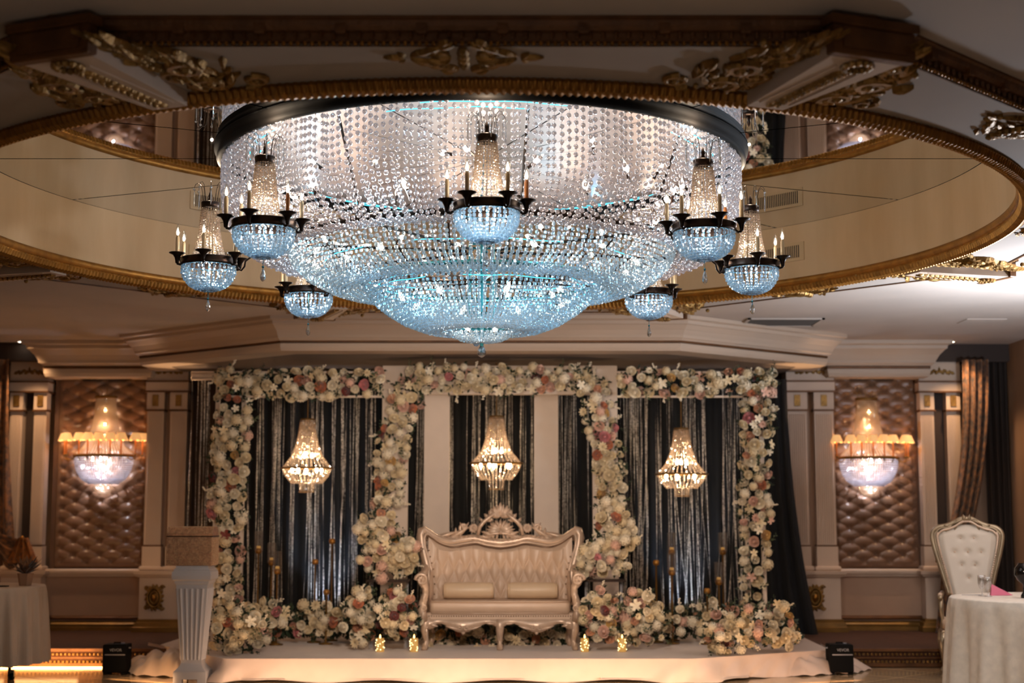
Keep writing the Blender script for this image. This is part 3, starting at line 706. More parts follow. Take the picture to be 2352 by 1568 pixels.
for k in range(8):
    if k==4: continue
    A=math.radians(k*45+2); r=1.765; x,y=r*sin(A),-r*cos(A)
    s_=inst('small_chandelier',BANDM,CHL,(x,y,3.078),(0,0,A))
    def dup(name,me,loc=(0,0,0),rot=None): return inst(name,me,s_,loc,rot)
    dup('bead_basket',SB)['kind']='stuff'; dup('bead_tower',ST,(0,0,0))['kind']='stuff'; dup('led_strip',LR); dup('crown_cap',CROWN)
    for j in range(8): dup('curled_wire',CURL,(0,0,0),(0,0,j*PI/4+.2)); dup('crystal_prism',PRISM,(0,0,0),(0,0,j*PI/4+.2))
    for j in range(6):
        b=j*PI/3; q=(.212*cos(b),.212*sin(b),.022)
        dup('candle_cup',CUP,q,(0,0,b)); dup('candle',CANB if (k in (0,7,1) and j==0) else CAN,q); dup('bulb_glass',BG,(q[0],q[1],q[2]+.135)); dup('bulb',BGL,(q[0],q[1],q[2]+.14))
    dup('crystal_drop',SDROP,(0,0,-.240)); inst('drop_chain',MB().tube([(0,0,.03),(0,0,-.27)],.0022,4).ball((0,0,-.235),.008,6,4).mesh('drop_chain',M['rodteal']),s_)
    # arm from the middle ring
    arm=[(q_*sin(A),-q_*cos(A),z_) for q_,z_ in ((1.27,3.17),(1.40,3.15),(1.48,3.13),(1.53,3.09),(1.535,3.055),(1.555,3.03),(1.58,3.04),(1.585,3.07))]
    MB().tube(arm,.0065,6).ball(arm[-2],.014,8,5).build('arm',M['bronze'],CHL,True)
    light('POINT',(CX+x,CY+y,3.67),5.5,(1,.78,.56),.008)  # added light above each satellite, brightens its candles and the dome wall
    light('POINT',(CX+x,CY+y,3.035),6.0,(.84,.93,1),.03)
    light('POINT',(CX+x,CY+y,3.22),1.0,(1,.80,.62),.02)

# ================================================================ STAGE
ST_=thing('stage','low stage covered in draped blush satin cloth','stage',(0,13.3,0))
W0,W1=-2.95,2.62
# outline in plan (front edge, angled sides)
SO=[(-3.45,14.75),(-2.55,13.32),(1.62,13.32),(3.0,14.2),(3.05,16.4),(-3.4,16.4)]
top=MB().prism([(x,y-13.3) for x,y in SO],lambda u,v,w_:(u,v,.185+w_),.018); top.build('stage_top',M['cloth'],ST_)
def skirt(u,v_):
    # u along the front path, v down
    path=[(-3.62,15.0),(-3.45,14.75),(-2.55,13.32),(1.62,13.32),(3.0,14.2),(3.05,14.9)]
    L=[0]
    for i in range(1,len(path)): L.append(L[-1]+math.hypot(path[i][0]-path[i-1][0],path[i][1]-path[i-1][1]))
    s_=u*L[-1]; q=0
    while q<len(L)-2 and L[q+1]<s_: q+=1
    f_=(s_-L[q])/(L[q+1]-L[q]); a,b=path[q],path[q+1]; x=a[0]+(b[0]-a[0])*f_; y=a[1]+(b[1]-a[1])*f_
    dx,dy=b[0]-a[0],b[1]-a[1]; n=math.hypot(dx,dy); nx,ny=dy/n,-dx/n
    side=1.0 if (q<2 or q>2) else .15
    dist=min(abs(s_-L[2]),abs(s_-L[3])); cor=math.exp(-(dist/.35)**2)
    o=.004+v_**1.6*(.03+.03*sin(s_*2.1)+side*.05*(1+sin(s_*9))*.6+cor*.10*(1+sin(s_*16+v_*2))*.7)+.012*side*sin(s_*23)*v_
    o+=(.012*sin(s_*30+v_*9)*side*v_)
    z=.203*(1-v_)**(1.0)+ (.0+.012*(1+sin(s_*6))*v_*v_ if v_>.9 else 0)
    return (x+nx*o,y+ny*o-13.3,z+.001)
MB().grid(420,14,skirt).build('satin_skirt',M['cloth'],ST_,True)
# crumpled cloth at both sides
def heap(cx_,cy_,rx,ry,h,seed,rot):
    rn=random.Random(seed); ph=[rn.uniform(0,6) for _ in range(6)]
    def fn(u,v_):
        a=u*2*PI; r=v_; x=r*cos(a)*rx*(1+.06*sin(5*a+ph[0])); y=r*sin(a)*ry*(1+.08*sin(7*a+ph[1]))
        z=h*(1-r**2.6)*(.70+.30*abs(sin(x*9+y*13+ph[2]+1.2*sin(x*5+ph[4]))))+.035*abs(sin(a*8+ph[3]+x*5))*min(1,r*1.2)*(1-r*.5)+.012*sin(x*31+y*17)*(1-r)
        return (cx_+x*cos(rot)-y*sin(rot),cy_-13.3+x*sin(rot)+y*cos(rot),max(.003,z))
    return MB().grid(120,20,fn)
heap(-3.13,14.15,.62,.42,.22,4,-.62).build('gathered_cloth',M['cloth'],ST_,True)
heap(2.72,14.25,.70,.42,.19,9,.35).build('gathered_cloth',M['cloth'],ST_,True)
# unseen amber area lights low along the stage front (their light climbs the cloth)
for x in (-1.9,-.6,.7,1.9): light('AREA',(x,12.98,.03),3.4,(1,.66,.42),1.2,(PI/2+.2,0,0),size_y=.04)
light('AREA',(-3.3,13.35,.03),2.2,(1,.55,.25),.7,(PI/2+.25,0,-.5),size_y=.04); light('AREA',(2.8,13.3,.03),2.0,(1,.6,.35),.7,(PI/2+.25,0,.4),size_y=.04)

# drapes and silver strings
def drape(name,label,x0,x1,Y,z0,z1,m,waves,amp,flare=0,group=None,cat='curtain'):
    t=thing(name,label,cat,((x0+x1)/2,Y,z0),0,group); W=x1-x0; H=z1-z0; n=int(max(24,waves*8))
    def fn(u,v_):
        x=-W/2+u*W; k=1-v_
        return (x+flare*k*k*u, amp*sin(u*waves*2*PI+.7*sin(u*9))*(1+.3*k)+.01*sin(v_*3+u*20), v_*H)
    MB().grid(n,14,fn).build('fabric',m,t,True); return t
drape('black_drape','black fabric drape across the back of the whole stage, behind the silver strings',-3.28,2.86,16.3,.205,2.98,M['velvet'],34,.035)
d=drape('black_drape','black fabric drape end spreading out beside the right pilasters',2.66,2.98,16.0,.205,2.93,M['velvet'],3,.03,flare=.28)
def strings(label,x0,x1,Y,z0,z1,n,seed,slant=0):
    rn=random.Random(seed); mb=MB(); gaps=[rn.uniform(x0,x1) for _ in range(int((x1-x0)*9)+1)]
    for i in range(n):
        x=x0+(x1-x0)*(i+rn.random())/n
        if any(abs(x-g)<.026 for g in gaps): continue
        wd=rn.choice((.003,.004,.0055,.008)); sl=slant*rn.gauss(0,.06)+rn.gauss(0,.008); dy=rn.uniform(0,.14); ph=rn.uniform(0,6); y=Y+rn.uniform(-.03,.03)
        zb=z0 if rn.random()<.8 else z0+rn.uniform(0,.4)
        k=26; tw=rn.uniform(.8,2); vs=[];fs=[]
        for j in range(k+1):
            t=j/k; z=z1+(zb-z1)*t; xx=x+sl*t*t+.006*sin(ph+t*5); a=ph+t*tw*3; ww=wd*(1+.35*sin(j*2.3+ph))
            vs+=[(xx-ww*cos(a),y-ww*sin(a),z),(xx,y-ww*.7,z),(xx+ww*cos(a),y+ww*sin(a),z)]
        for j in range(k):
            for q in (0,1): fs.append((j*3+q,j*3+q+1,j*3+4+q,j*3+3+q))
        mb.add(vs,fs)
    o=mb.build('silver_string_curtain',M['silver']); tag(o,label,'string curtain',kind='stuff'); return o
def xx(px,Y): return at(px,1000,Y).x
YS=16.05
strings('silver string curtain at the left end, outside the left flower arch',xx(437,YS),xx(500,YS),YS,.21,2.92,24,1)
strings('silver string curtain inside the left flower arch, behind its chandelier',xx(560,YS),xx(885,YS),YS,.21,2.84,92,2,.5)
strings('silver string curtain in the gap left of the left white column',xx(925,YS),xx(976,YS),YS,.21,2.84,26,3,.5)
strings('silver string curtain between the two white columns behind the settee',xx(1033,YS),xx(1228,YS),YS,.21,2.84,62,4,.2)
strings('silver string curtain in the gap right of the right white column',xx(1282,YS),xx(1362,YS),YS,.21,2.84,26,5)
strings('silver string curtain inside the right flower arch, behind its chandelier',xx(1418,YS),xx(1705,YS),YS,.21,2.84,84,6,1.4)
strings('silver string curtain at the right end, on the drape outside the arch',xx(1775,YS),xx(1800,YS),YS,.21,2.90,12,7)
for x,p in ((-2.02,2.6),(1.82,2.0)): light('SPOT',(x,15.66,.27),p*24,(.62,.76,1),.04,(PI-.55,0,0),1.0)
for px,lab in ((720,'left'),(1570,'right')):
    q=at(px,1452,15.5); t=thing('uplight','small black floor uplight behind the '+lab+' flowers','uplight',(q.x,15.7,.205)); MB().lathe([(.001,0),(.05,0),(.05,.05),(.045,.055),(.001,.055)],14).build('case',M['black'],t)
# white boards and columns
def board(name,label,px0,px1,pyt,Y,th=.06,zb=.205):
    a=at(px0,pyt,Y); b=at(px1,pyt,Y); t=thing(name,label,'panel',((a.x+b.x)/2,Y,zb)); W=b.x-a.x; MB().box((-W/2,0,0),(W/2,th,a.z-zb),.006).build('board',M['board'],t); return t
board('white_column','tall plain white column panel left of the centre silver strings',975,1033,900,15.45,.1)
board('white_column','tall plain white column panel right of the centre silver strings',1227,1282,900,15.45,.1)
ar=thing('arch_frame','large square white board arch frame behind the centre flowers','frame',(0,15.25,.205))
for x0,x1 in ((878,938),(1360,1418)):
    a=at(x0,838,15.2); b=at(x1,838,15.2); MB().box((a.x,0,0),(b.x,.06,a.z-.205),.004).build('side_board',M['board'],ar)
a=at(938,845,15.2); b=at(1360,905,15.2); MB().box((a.x,0.01,b.z-.205),(b.x,.07,at(1000,838,15.2).z-.205),.004).build('top_board',M['board'],ar)
a=at(975,893,15.3); b=at(1345,900,15.3); MB().box((a.x,-.06,b.z-.205-.03),(b.x,-.02,a.z-.205)).build('cross_rail',M['board'],ar)
t=thing('curtain_rail','short white curtain valance rail at the upper left of the stage','rail',tuple(at(440,862,16.0)))
W=at(497,862,16).x-at(440,862,16).x; q=MB().box((0,-.02,-.05),(W+.1,.03,-.035)).box((0,-.02,.03),(W+.1,.03,.045)); q.build('rail',M['board'],t)
g=MB()
for i in range(24): g.tube([(W*i/23,-.005,-.035),(W*i/23+.005,-.012,.0),(W*i/23,-.005,.03)],.006,5)
g.build('valance',M['board'],t,True)

# hanging crystal chandeliers of the stage
def hanging(label,px,ytop,yring,ybot,Y,hw):
    q=at(px,yring,Y); k=Y/F; R=hw*k; t=thing('hanging_chandelier',label,'chandelier',q,0,None)
    h1=(yring-ytop)*k; h2=(ybot-yring)*k
    def bsk(prof,n,rb,name):
        mb=MB(); pts=sample(prof,rb*2.15)
        for j in range(n):
            a=2*PI*j/n
            for r,z in pts: mb.bead((r*cos(a),r*sin(a),z),rb)
        o=mb.build(name,M['beadwarm'],t); o['kind']='stuff'
    bsk([(.075,h1),(.09,h1*.75),(.115,h1*.5),(.16,h1*.25),(R*.92,.02)],30,.0098,'bead_tower')
    bsk([(R*.95,-.02),(R*.85,-h2*.5),(R*.62,-h2*.95)],32,.0105,'bead_basket')
    bsk([(R*.30,-h2*1.0),(R*.27,-h2*1.55)],12,.008,'bead_tail')
    MB().lathe([(R,-.008),(R+.02,-.004),(R+.02,.008),(R,.01),(R-.015,.0),(R,-.008)],36).build('gilt_ring',M['brass'],t,True)
    MB().lathe([(.001,h1+.03),(.075,h1+.025),(.08,h1),(.07,h1-.005)],20).build('crown_cap',M['brass'],t,True)
    MB().lathe([(R*.32,-h2*1.57),(R*.34,-h2*1.55),(R*.32,-h2*1.53)],20).build('tail_ring',M['brass'],t,True)
    MB().tube([(0,0,h1),(0,0,3.07-q.z)],.006,6).build('chain',M['brass'],t)
    B=bulb_mesh(.017,.06,M['bulb'])
    for j in range(3): a=j*2*PI/3+.3; inst('bulb',B,t,(.055*cos(a),.055*sin(a),h1*.22))
    for j in range(5): a=j*2*PI/5+.5; inst('bulb',B,t,(R*.62*cos(a),R*.62*sin(a),.0),(PI,0,0))
    light('POINT',(q.x,q.y,q.z+h1*.3),5.0,(1,.68,.40),.03); light('POINT',(q.x,q.y-.0,q.z-h2*.3),5.0,(1,.72,.45),.03)
hanging('small crystal chandelier lit inside the left flower arch',705,967,1075,1110,15.5,57)
hanging('small crystal chandelier lit above the white settee',1140,960,1064,1102,15.62,58)
hanging('small crystal chandelier lit inside the right flower arch',1566,988,1089,1121,15.5,57)

# ================================================================ FLOWERS
def rose(R=1.0,openn=1.0,seed=0,layers=((.42,4,2.5),(.66,5,2.15),(.88,6,1.85),(1.0,6,1.45))):
    rn=random.Random(seed); mb=MB()
    for li,(rr,n,psi) in enumerate(layers):
        for j in range(n):
            a=2*PI*(j+.5*li)/n+rn.uniform(-.15,.15); wa=PI/n*1.25; rj=R*rr*rn.uniform(.84,1.1); tw=rn.uniform(-.25,.25); vs=[]
            for i in range(4):
                v_=i/3
                for k in range(4):
                    u=-1+2*k/3; ph=.25+v_*(psi*openn-.25)*(1-.16*abs(u)**2)*(1+tw*.3*u); r=rj*(1+.22*v_**4+.05*tw*u*4*v_)
                    vs.append((r*sin(ph)*cos(a+u*wa),r*sin(ph)*sin(a+u*wa),-r*cos(ph)*.8+R*.1))
            mb.add(vs,[(i*4+k,i*4+k+1,i*4+k+5,i*4+k+4) for i in range(3) for k in range(3)])
    mb.ball((0,0,.0),R*.34,6,4); return mb
def hydr(R=1.0,seed=0,n=46):
    rn=random.Random(seed); mb=MB()
    for i in range(n):
        z=1-1.45*(i+.5)/n; rxy=math.sqrt(max(0,1-z*z)); a=i*2.39996; N=Vector((rxy*cos(a),rxy*sin(a),z)); U=N.orthogonal().normalized(); V=N.cross(U); c=N*R*rn.uniform(.85,1.02); s_=R*.24; th=rn.uniform(0,PI)
        for k in range(4):
            b=th+k*PI/2; d=U*cos(b)+V*sin(b); e=U*cos(b+PI/2)+V*sin(b+PI/2)
            mb.add([c,c+d*s_*.55+e*s_*.42+N*s_*.15,c+d*s_*1.1,c+d*s_*.55-e*s_*.42+N*s_*.15],[(0,1,2,3)])
    mb.ball((0,0,0),R*.72,8,5); return mb
def dahlia(R=1.0,seed=0):
    rn=random.Random(seed); mb=MB()
    for rr,n,tl in ((1.0,10,.25),(.8,9,.6),(.55,7,1.0),(.3,5,1.35)):
        for j in range(n):
            a=2*PI*(j+rn.uniform(-.2,.2))/n+rr; d=Vector((cos(a),sin(a),0)); e=Vector((-sin(a),cos(a),0)); up=Vector((0,0,1)); L=R*rr
            tip=d*L*cos(tl)+up*L*sin(tl); m_=tip*.55+up*.03*R
            mb.add([(0,0,0),m_+e*R*.2,tip+up*R*.05,m_-e*R*.2],[(0,1,2,3)])
    return mb
def sprig(seed=0,n=7,L=1.0):
    rn=random.Random(seed); mb=MB()
    for i in range(n):
        t=(i+1)/n; b=Vector((.06*sin(t*4),0,t*L*.8)); a=i*2.4; d=Vector((cos(a),sin(a),.55)).normalized(); e=d.cross(Vector((0,0,1))).normalized(); l=L*.34*(1-.4*t)
        mb.add([b,b+d*l*.5+e*l*.28+Vector((0,0,.03)),b+d*l,b+d*l*.5-e*l*.28+Vector((0,0,.03)),b+d*l*.5-Vector((0,0,l*.06))],[(0,1,4),(1,2,4),(2,3,4),(3,0,4)])
    mb.tube([(0,0,0),(.04,0,L*.4),(0,0,L*.8)],L*.012,3); return mb
def budspray(seed=0,L=1.0):
    rn=random.Random(seed); mb=MB()
    for i in range(6): 
        t=(i+1)/6; p=(rn.uniform(-.16,.16)*L,rn.uniform(-.16,.16)*L,L*(.45+.5*t)); mb.ball(p,L*.07,6,4); mb.tube([(0,0,0),p],L*.01,3,caps=False)
    return mb
FM={}
for c in PET:
    m=M['p_'+c]
    FM['rose',c]=[rose(seed=s_,openn=o_).mesh('rose',m,True) for s_,o_ in ((1,1),(2,.92))]
    FM['dahlia',c]=[dahlia(seed=3).mesh('dahlia',m)]
for c in ('cream','ivory','blush'): FM['hydrangea',c]=[hydr(seed=s_).mesh('hydrangea',M['p_'+c]) for s_ in (1,2)]
def petal(seed=0):
    rn=random.Random(seed); mb=MB()   # open white orchid-like bloom
    for j in range(5):
        a=2*PI*j/5+rn.uniform(-.1,.1); d=Vector((cos(a),sin(a),.25)); e=Vector((-sin(a),cos(a),0))
        mb.add([(0,0,0),d*.4+e*.3+Vector((0,0,.12)),d*.95+e*.26,d*1.0-e*.26,d*.4-e*.3+Vector((0,0,.12)),d*.5+Vector((0,0,-.02))],[(0,1,5),(1,2,5),(2,3,5),(3,4,5),(4,0,5)])
    mb.ball((0,0,.1),.14,6,4); return mb
for c in ('cream','ivory','blush','wine','peach'): FM['blossom',c]=[petal(s_).mesh('blossom',M['p_'+c]) for s_ in (1,2)]
LEAFM=[sprig(s_).mesh('leaf_sprig',M['green' if s_%2 else 'green2']) for s_ in range(4)]; BUDM=[budspray(s_).mesh('bud_spray',M['p_ivory']) for s_ in range(2)]
COL_A=[('cream',42),('ivory',40),('blush',8),('coral',3),('peach',3),('wine',1),('yellow',2),('pink',1.5)]
COL_B=[('cream',30),('ivory',24),('blush',14),('peach',8),('coral',9),('pink',5),('plum',3),('wine',5),('yellow',2)]
def pick(rn,L):
    s_=rn.uniform(0,sum(w_ for _,w_ in L))
    for c,w_ in L:
        s_-=w_
        if s_<=0: return c
    return L[0][0]
def inpoly(p,poly):
    x,y=p; r=False; n=len(poly)
    for i in range(n):
        x0,y0=poly[i]; x1,y1=poly[(i+1)%n]
        if (y0>y)!=(y1>y) and x<(x1-x0)*(y-y0)/(y1-y0)+x0: r=not r
    return r
def aim(N,spin):
    return (Vector(N).to_track_quat('Z','Y')@Matrix.Rotation(spin,3,'Z').to_quaternion()).to_euler()
def flowers(name,label,cat,polys,Y,dist,seed,cols=COL_A,dep=.10,group=None,leaves=.22,size=1.0,mixr=(.48,.34,.05,.13),Yf=None,core=True):
    """fill the outline polys (photo pixels carried to depth Y) with single flowers standing on a leafy core"""
    rn=random.Random(seed); k=Y/F
    X=[p for poly in polys for p in poly]; cx_=sum(p[0] for p in X)/len(X); yb=max(p[1] for p in X)
    base=at(cx_,yb,Y); t=thing(name,label,cat,base,0,group); pts=[]
    for poly in polys:
        bx=[p[0] for p in poly]; by=[p[1] for p in poly]; tries=int((max(bx)-min(bx))*(max(by)-min(by))/dist/dist*14)
        for _ in range(tries):
            p=(rn.uniform(min(bx),max(bx)),rn.uniform(min(by),max(by)))
            if not inpoly(p,poly): continue
            d=dist*rn.uniform(.72,1.1)
            if all((p[0]-q[0])**2+(p[1]-q[1])**2>d*d for q in pts): pts.append(p)
    lf=MB(); cnt={}
    for p in pts:
        q=at(p[0],p[1],Y); e=0
        for _ in range(8):
            a=rn.uniform(0,2*PI)
            if not any(inpoly((p[0]+cos(a)*22,p[1]+sin(a)*22),g) for g in polys): e+=1; dirx,dirz=cos(a),-sin(a)
        dy=rn.uniform(-dep,dep*.2)+(.04 if e else -.03)
        N=Vector((rn.gauss(0,.35),-1,rn.gauss(0,.3)+.05))
        if e>1: N+=Vector((dirx*.7,0,dirz*.7))
        r=rn.random(); c=pick(rn,cols)
        kind='rose' if r<mixr[0] else 'hydrangea' if r<mixr[0]+mixr[1] else 'dahlia' if r<sum(mixr[:3]) else 'blossom'
        if (kind,c) not in FM: kind='rose'
        ms=rn.choice(FM[kind,c]); s_=k*dist*.54*rn.uniform(.78,1.2)*size*(1.25 if kind=='hydrangea' else 1.15 if kind!='rose' else 1)
        if cnt.get(kind,0)>=290: kind='hydrangea' if cnt.get('hydrangea',0)<290 else 'blossom'; ms=rn.choice(FM[kind,'cream'])
        cnt[kind]=cnt.get(kind,0)+1
        inst(kind,ms,t,(q.x-base.x,dy,q.z-base.z),aim(N,rn.uniform(0,6)),s_)
        if rn.random()<leaves and cnt.get('leaf',0)<280:
            cnt['leaf']=cnt.get('leaf',0)+1; a=rn.uniform(0,2*PI)
            inst('leaf_sprig',rn.choice(LEAFM),t,(q.x-base.x+.03*cos(a),dy-.02,q.z-base.z+.03*sin(a)),aim((cos(a),-.7,sin(a)+.3),0),k*dist*rn.uniform(1.0,1.7))
        if e>1 and rn.random()<leaves*.45:
            inst('bud_spray',rn.choice(BUDM),t,(q.x-base.x,dy,q.z-base.z),aim((dirx,-.3,dirz+.3),0),k*dist*rn.uniform(1.2,1.7))
        if core:
            for _ in range(9):
                a=rn.uniform(0,2*PI); d_=rn.uniform(0,dist*.55)*k; c0=Vector((q.x-base.x+d_*cos(a),rn.uniform(.0,.09),q.z-base.z+d_*sin(a)))
                dd=Vector((rn.gauss(0,1),rn.gauss(-.4,.6),rn.gauss(0,1))).normalized(); ee=dd.orthogonal().normalized(); l=.055
                lf.add([c0,c0+dd*l*.5+ee*l*.3,c0+dd*l,c0+dd*l*.5-ee*l*.3],[(0,1,2,3)])
    if core and lf.v: o=lf.build('foliage',M['green'],t); o['kind']='stuff'
    return t
CUTG='floral garlands'
flowers('flower_garland','flower garland arch of white and coral blooms on the left frame','garland',
  [[(505,848),(560,852),(572,905),(568,1010),(562,1150),(552,1260),(548,1420),(500,1420),(490,1300),(484,1150),(490,1000),(498,905)],[(505,848),(700,848),(878,852),(878,905),(700,915),(565,905),(500,905)]],14.85,18.5,21,leaves=.3)
flowers('flower_garland','flower garland arch of cream and blush blooms framing the white settee','garland',
  [[(945,842),(1010,850),(975,905),(958,950),(938,1010),(928,1080),(918,1160),(868,1160),(862,1090),(870,1010),(888,945),(912,885)],
   [(950,838),(1100,842),(1350,842),(1350,896),(1100,900),(950,900)],
   [(1340,842),(1385,868),(1402,930),(1422,1000),(1434,1080),(1426,1165),(1385,1165),(1368,1085),(1358,1010),(1338,945),(1325,892)]],15.05,18,22,leaves=.3)
flowers('flower_garland','flower garland arch of white and pink blooms on the right frame','garland',
  [[(1420,850),(1600,855),(1775,848),(1782,900),(1600,905),(1420,905)],[(1705,860),(1780,850),(1778,920),(1772,1080),(1768,1230),(1755,1400),(1705,1400),(1702,1230),(1703,1050),(1702,920)]],14.85,18.5,23,leaves=.3)
for lab,xa,xb in (('left',495,878),('right',1418,1785)):
    t=bpy.data.objects['flower_garland' if lab=='left' else 'flower_garland.002']; Yf=14.95; L0=t.location
    for px in ((500,560) if lab=='left' else (1712,1748)):
        q=at(px,910,Yf); MB().box((q.x-.02-L0.x,Yf-L0.y,.205-L0.z),(q.x+.02-L0.x,Yf+.05-L0.y,at(px,850,Yf).z-L0.z),.004).build('frame_post',M['board'],t)
    for py in (852,908): a=at(xa,py,Yf); b=at(xb,py,Yf); MB().box((a.x-L0.x,Yf-L0.y,a.z-.02-L0.z),(b.x-L0.x,Yf+.04-L0.y,a.z-L0.z)).build('frame_rail',M['board'],t)
def ell(cx_,cy_,rx,ry,n=18,a0=0): return [(cx_+rx*cos(2*PI*i/n),cy_+ry*sin(2*PI*i/n)) for i in range(n)]
flowers('bouquet','tall white flower bouquet on a stand left of the settee','bouquet',[ell(893,1285,66,42),ell(868,1222,46,48),ell(875,1175,30,28),ell(925,1270,42,40)],14.35,17,31,size=1.1,mixr=(.42,.48,.02,.08),dep=.22,leaves=.35)
flowers('bouquet','tall white flower bouquet on a stand right of the settee','bouquet',[ell(1385,1282,60,40),ell(1412,1232,48,48),ell(1405,1178,32,30),ell(1350,1300,30,20)],14.35,17,32,size=1.1,mixr=(.42,.48,.02,.08),dep=.22,leaves=.35)
G='floor flower arrangements'
for px,Y,lab,poly,sd,cols in (
  (0,13.75,'big white flower mound at the left front corner of the stage',[(488,1405),(540,1385),(590,1400),(615,1440),(612,1482),(585,1494),(530,1490),(490,1482)],41,COL_A),
  (0,14.4,'flower mound behind the left front corner, under the gold candlesticks',[(560,1385),(620,1372),(660,1400),(672,1450),(640,1462),(590,1450)],42,COL_A),
  (0,14.9,'low blush and cream flower mound left of centre at the drape foot',[(665,1415),(700,1385),(750,1378),(785,1400),(790,1440),(740,1455),(680,1450)],43,COL_A),
  (0,14.2,'white flower mound between the drape and the left bouquet stand',[(790,1400),(815,1355),(850,1352),(862,1400),(858,1460),(830,1478),(795,1462)],44,COL_A),
  (0,14.0,'multicoloured flower mound left of the settee, at the bouquet stand foot',[(870,1375),(905,1350),(945,1370),(962,1410),(955,1455),(900,1462),(868,1440)],45,COL_B),
  (0,14.75,'low row of flowers under the settee',[(988,1452),(1100,1445),(1310,1450),(1312,1480),(1150,1482),(988,1482)],46,COL_A),
  (0,14.0,'multicoloured flower mound with plum blooms right of the settee',[(1338,1380),(1370,1350),(1415,1365),(1425,1420),(1410,1470),(1350,1468),(1335,1430)],47,COL_B),
  (0,14.1,'white flower mound right of the right bouquet stand',[(1430,1390),(1455,1348),(1490,1360),(1520,1400),(1525,1462),(1480,1480),(1440,1470)],48,COL_A),
  (0,14.8,'low cream flower mound at the foot of the right drape',[(1530,1415),(1550,1385),(1570,1400),(1572,1440),(1545,1455),(1520,1450)],49,COL_A),
  (0,14.8,'small flower mound below the right gold candlesticks',[(1585,1430),(1605,1390),(1640,1375),(1660,1400),(1640,1440),(1600,1452)],50,COL_A),
  (0,13.7,'big white and blush flower mound at the right front of the stage',[(1615,1450),(1640,1395),(1690,1385),(1740,1400),(1745,1460),(1700,1495),(1640,1498)],51,COL_A),
  (0,14.0,'white flower mound at the far right end of the stage',[(1745,1420),(1780,1375),(1815,1400),(1832,1450),(1820,1482),(1765,1482)],52,COL_A)):
    flowers('floor_arrangement',lab,'flowers',[poly],Y,17,sd,cols,group=None,size=1.12,mixr=(.55,.27,.08,.10),dep=.25,leaves=.6)
# dark leafy fill behind the floor flowers
def mound(lab,px0,px1,py,Y,h,seed):
    rn=random.Random(seed); a=at(px0,py,Y); b=at(px1,py,Y); t=MB()
    for _ in range(int((b.x-a.x)*420)):
        x=rn.uniform(a.x,b.x); e=min(1,(x-a.x)/.15,(b.x-x)/.15); z=.2+rn.random()**1.4*h*max(.2,e); y=Y+rn.uniform(-.1,.12)
        d=Vector((rn.gauss(0,.7),rn.gauss(-.3,.5),rn.gauss(.7,.5))).normalized(); ee=d.orthogonal().normalized(); l=rn.uniform(.05,.09)
        z+=.03; d.z=max(d.z,.08); t.add([(x,y,z),Vector((x,y,z))+d*l*.5+ee*l*.28,Vector((x,y,z))+d*l,Vector((x,y,z))+d*l*.5-ee*l*.28],[(0,1,2,3)])
    o=t.build('greenery',M['green'] ); tag(o,lab,'greenery',kind='stuff')
mound('dark green leaves filling between the flowers left of the settee',490,965,1480,15.05,.30,1)
mound('dark green leaves filling between the flowers right of the settee',1340,1835,1480,15.05,.30,2)
mound('dark green leaves under the settee, around the flower row',985,1312,1480,14.85,.16,3)
# stands of the bouquets
for px,lab in ((893,'left'),(1388,'right')):
    q=at(px,1330,14.35); t=thing('flower_stand','slim clear legged stand under the tall '+lab+' bouquet','stand',(q.x,14.35,.205)); h=q.z-.205
    MB().box((-.2,-.12,h-.02),(.2,.12,h),.004).build('stand_top',M['bronze2'],t)
    for x in (-.17,.17):
        for y in (-.09,.09): MB().box((x-.012,y-.012,0),(x+.012,y+.012,h-.02)).build('leg',M['glass'] if y<0 else M['strip'],t)
# gold candlesticks with ball cups and clear cylinders
for px,py,Y,cyl in ((594,1265,15.1,1),(624,1292,15.0,1),(637,1312,14.72,1),(763,1243,15.2,0),(724,1290,15.0,0),(750,1360,14.8,0),(1507,1292,15.0,0),(1543,1268,15.2,1),(1543,1315,14.85,1),(1660,1268,15.2,1),(1651,1337,14.9,1),(1624,1357,14.8,0)):
    q=at(px,py,Y); side='left' if px<1100 else 'right'
    nm={594:'tallest gold candlestick of the three on the left, beside the arch post',624:'middle gold candlestick of the left three',637:'shortest gold candlestick of the left three',763:'tall gold candlestick nearest the left bouquet',724:'medium gold candlestick over the left uplight',750:'short gold candlestick low in the flowers left of centre',1507:'gold candlestick nearest the right bouquet, over the right uplight',1543:'gold candlestick in the right arch, under the right chandelier' if py<1300 else 'shorter gold candlestick in front of a taller one in the right arch',1660:'tallest gold candlestick beside the right arch post',1651:'lower gold candlestick in front of the tallest one by the right arch post',1624:'shortest gold candlestick low in the flowers on the right'}[px]
    t=thing('candlestick',nm,'candlestick',(q.x,Y,.205)); h=q.z-.205
    MB().lathe([(.001,0),(.07,0),(.07,.01),(.012,.02),(.009,.04),(.009,h-.03),(.02,h-.025)],12).build('stem',M['brass'],t,True)
    MB().lathe([(.008,h-.03),(.028,h-.022),(.034,h),(.028,h+.022),(.02,h+.028)],14).build('cup',M['gold'],t,True)
    if cyl: MB().lathe([(.045,h+.0),(.045,h+.2)],16).build('glass_cylinder',M['glass'],t,True); MB().lathe([(.02,h+.02),(.02,h+.05),(.001,h+.052)],10).build('candle',M['wax'],t)
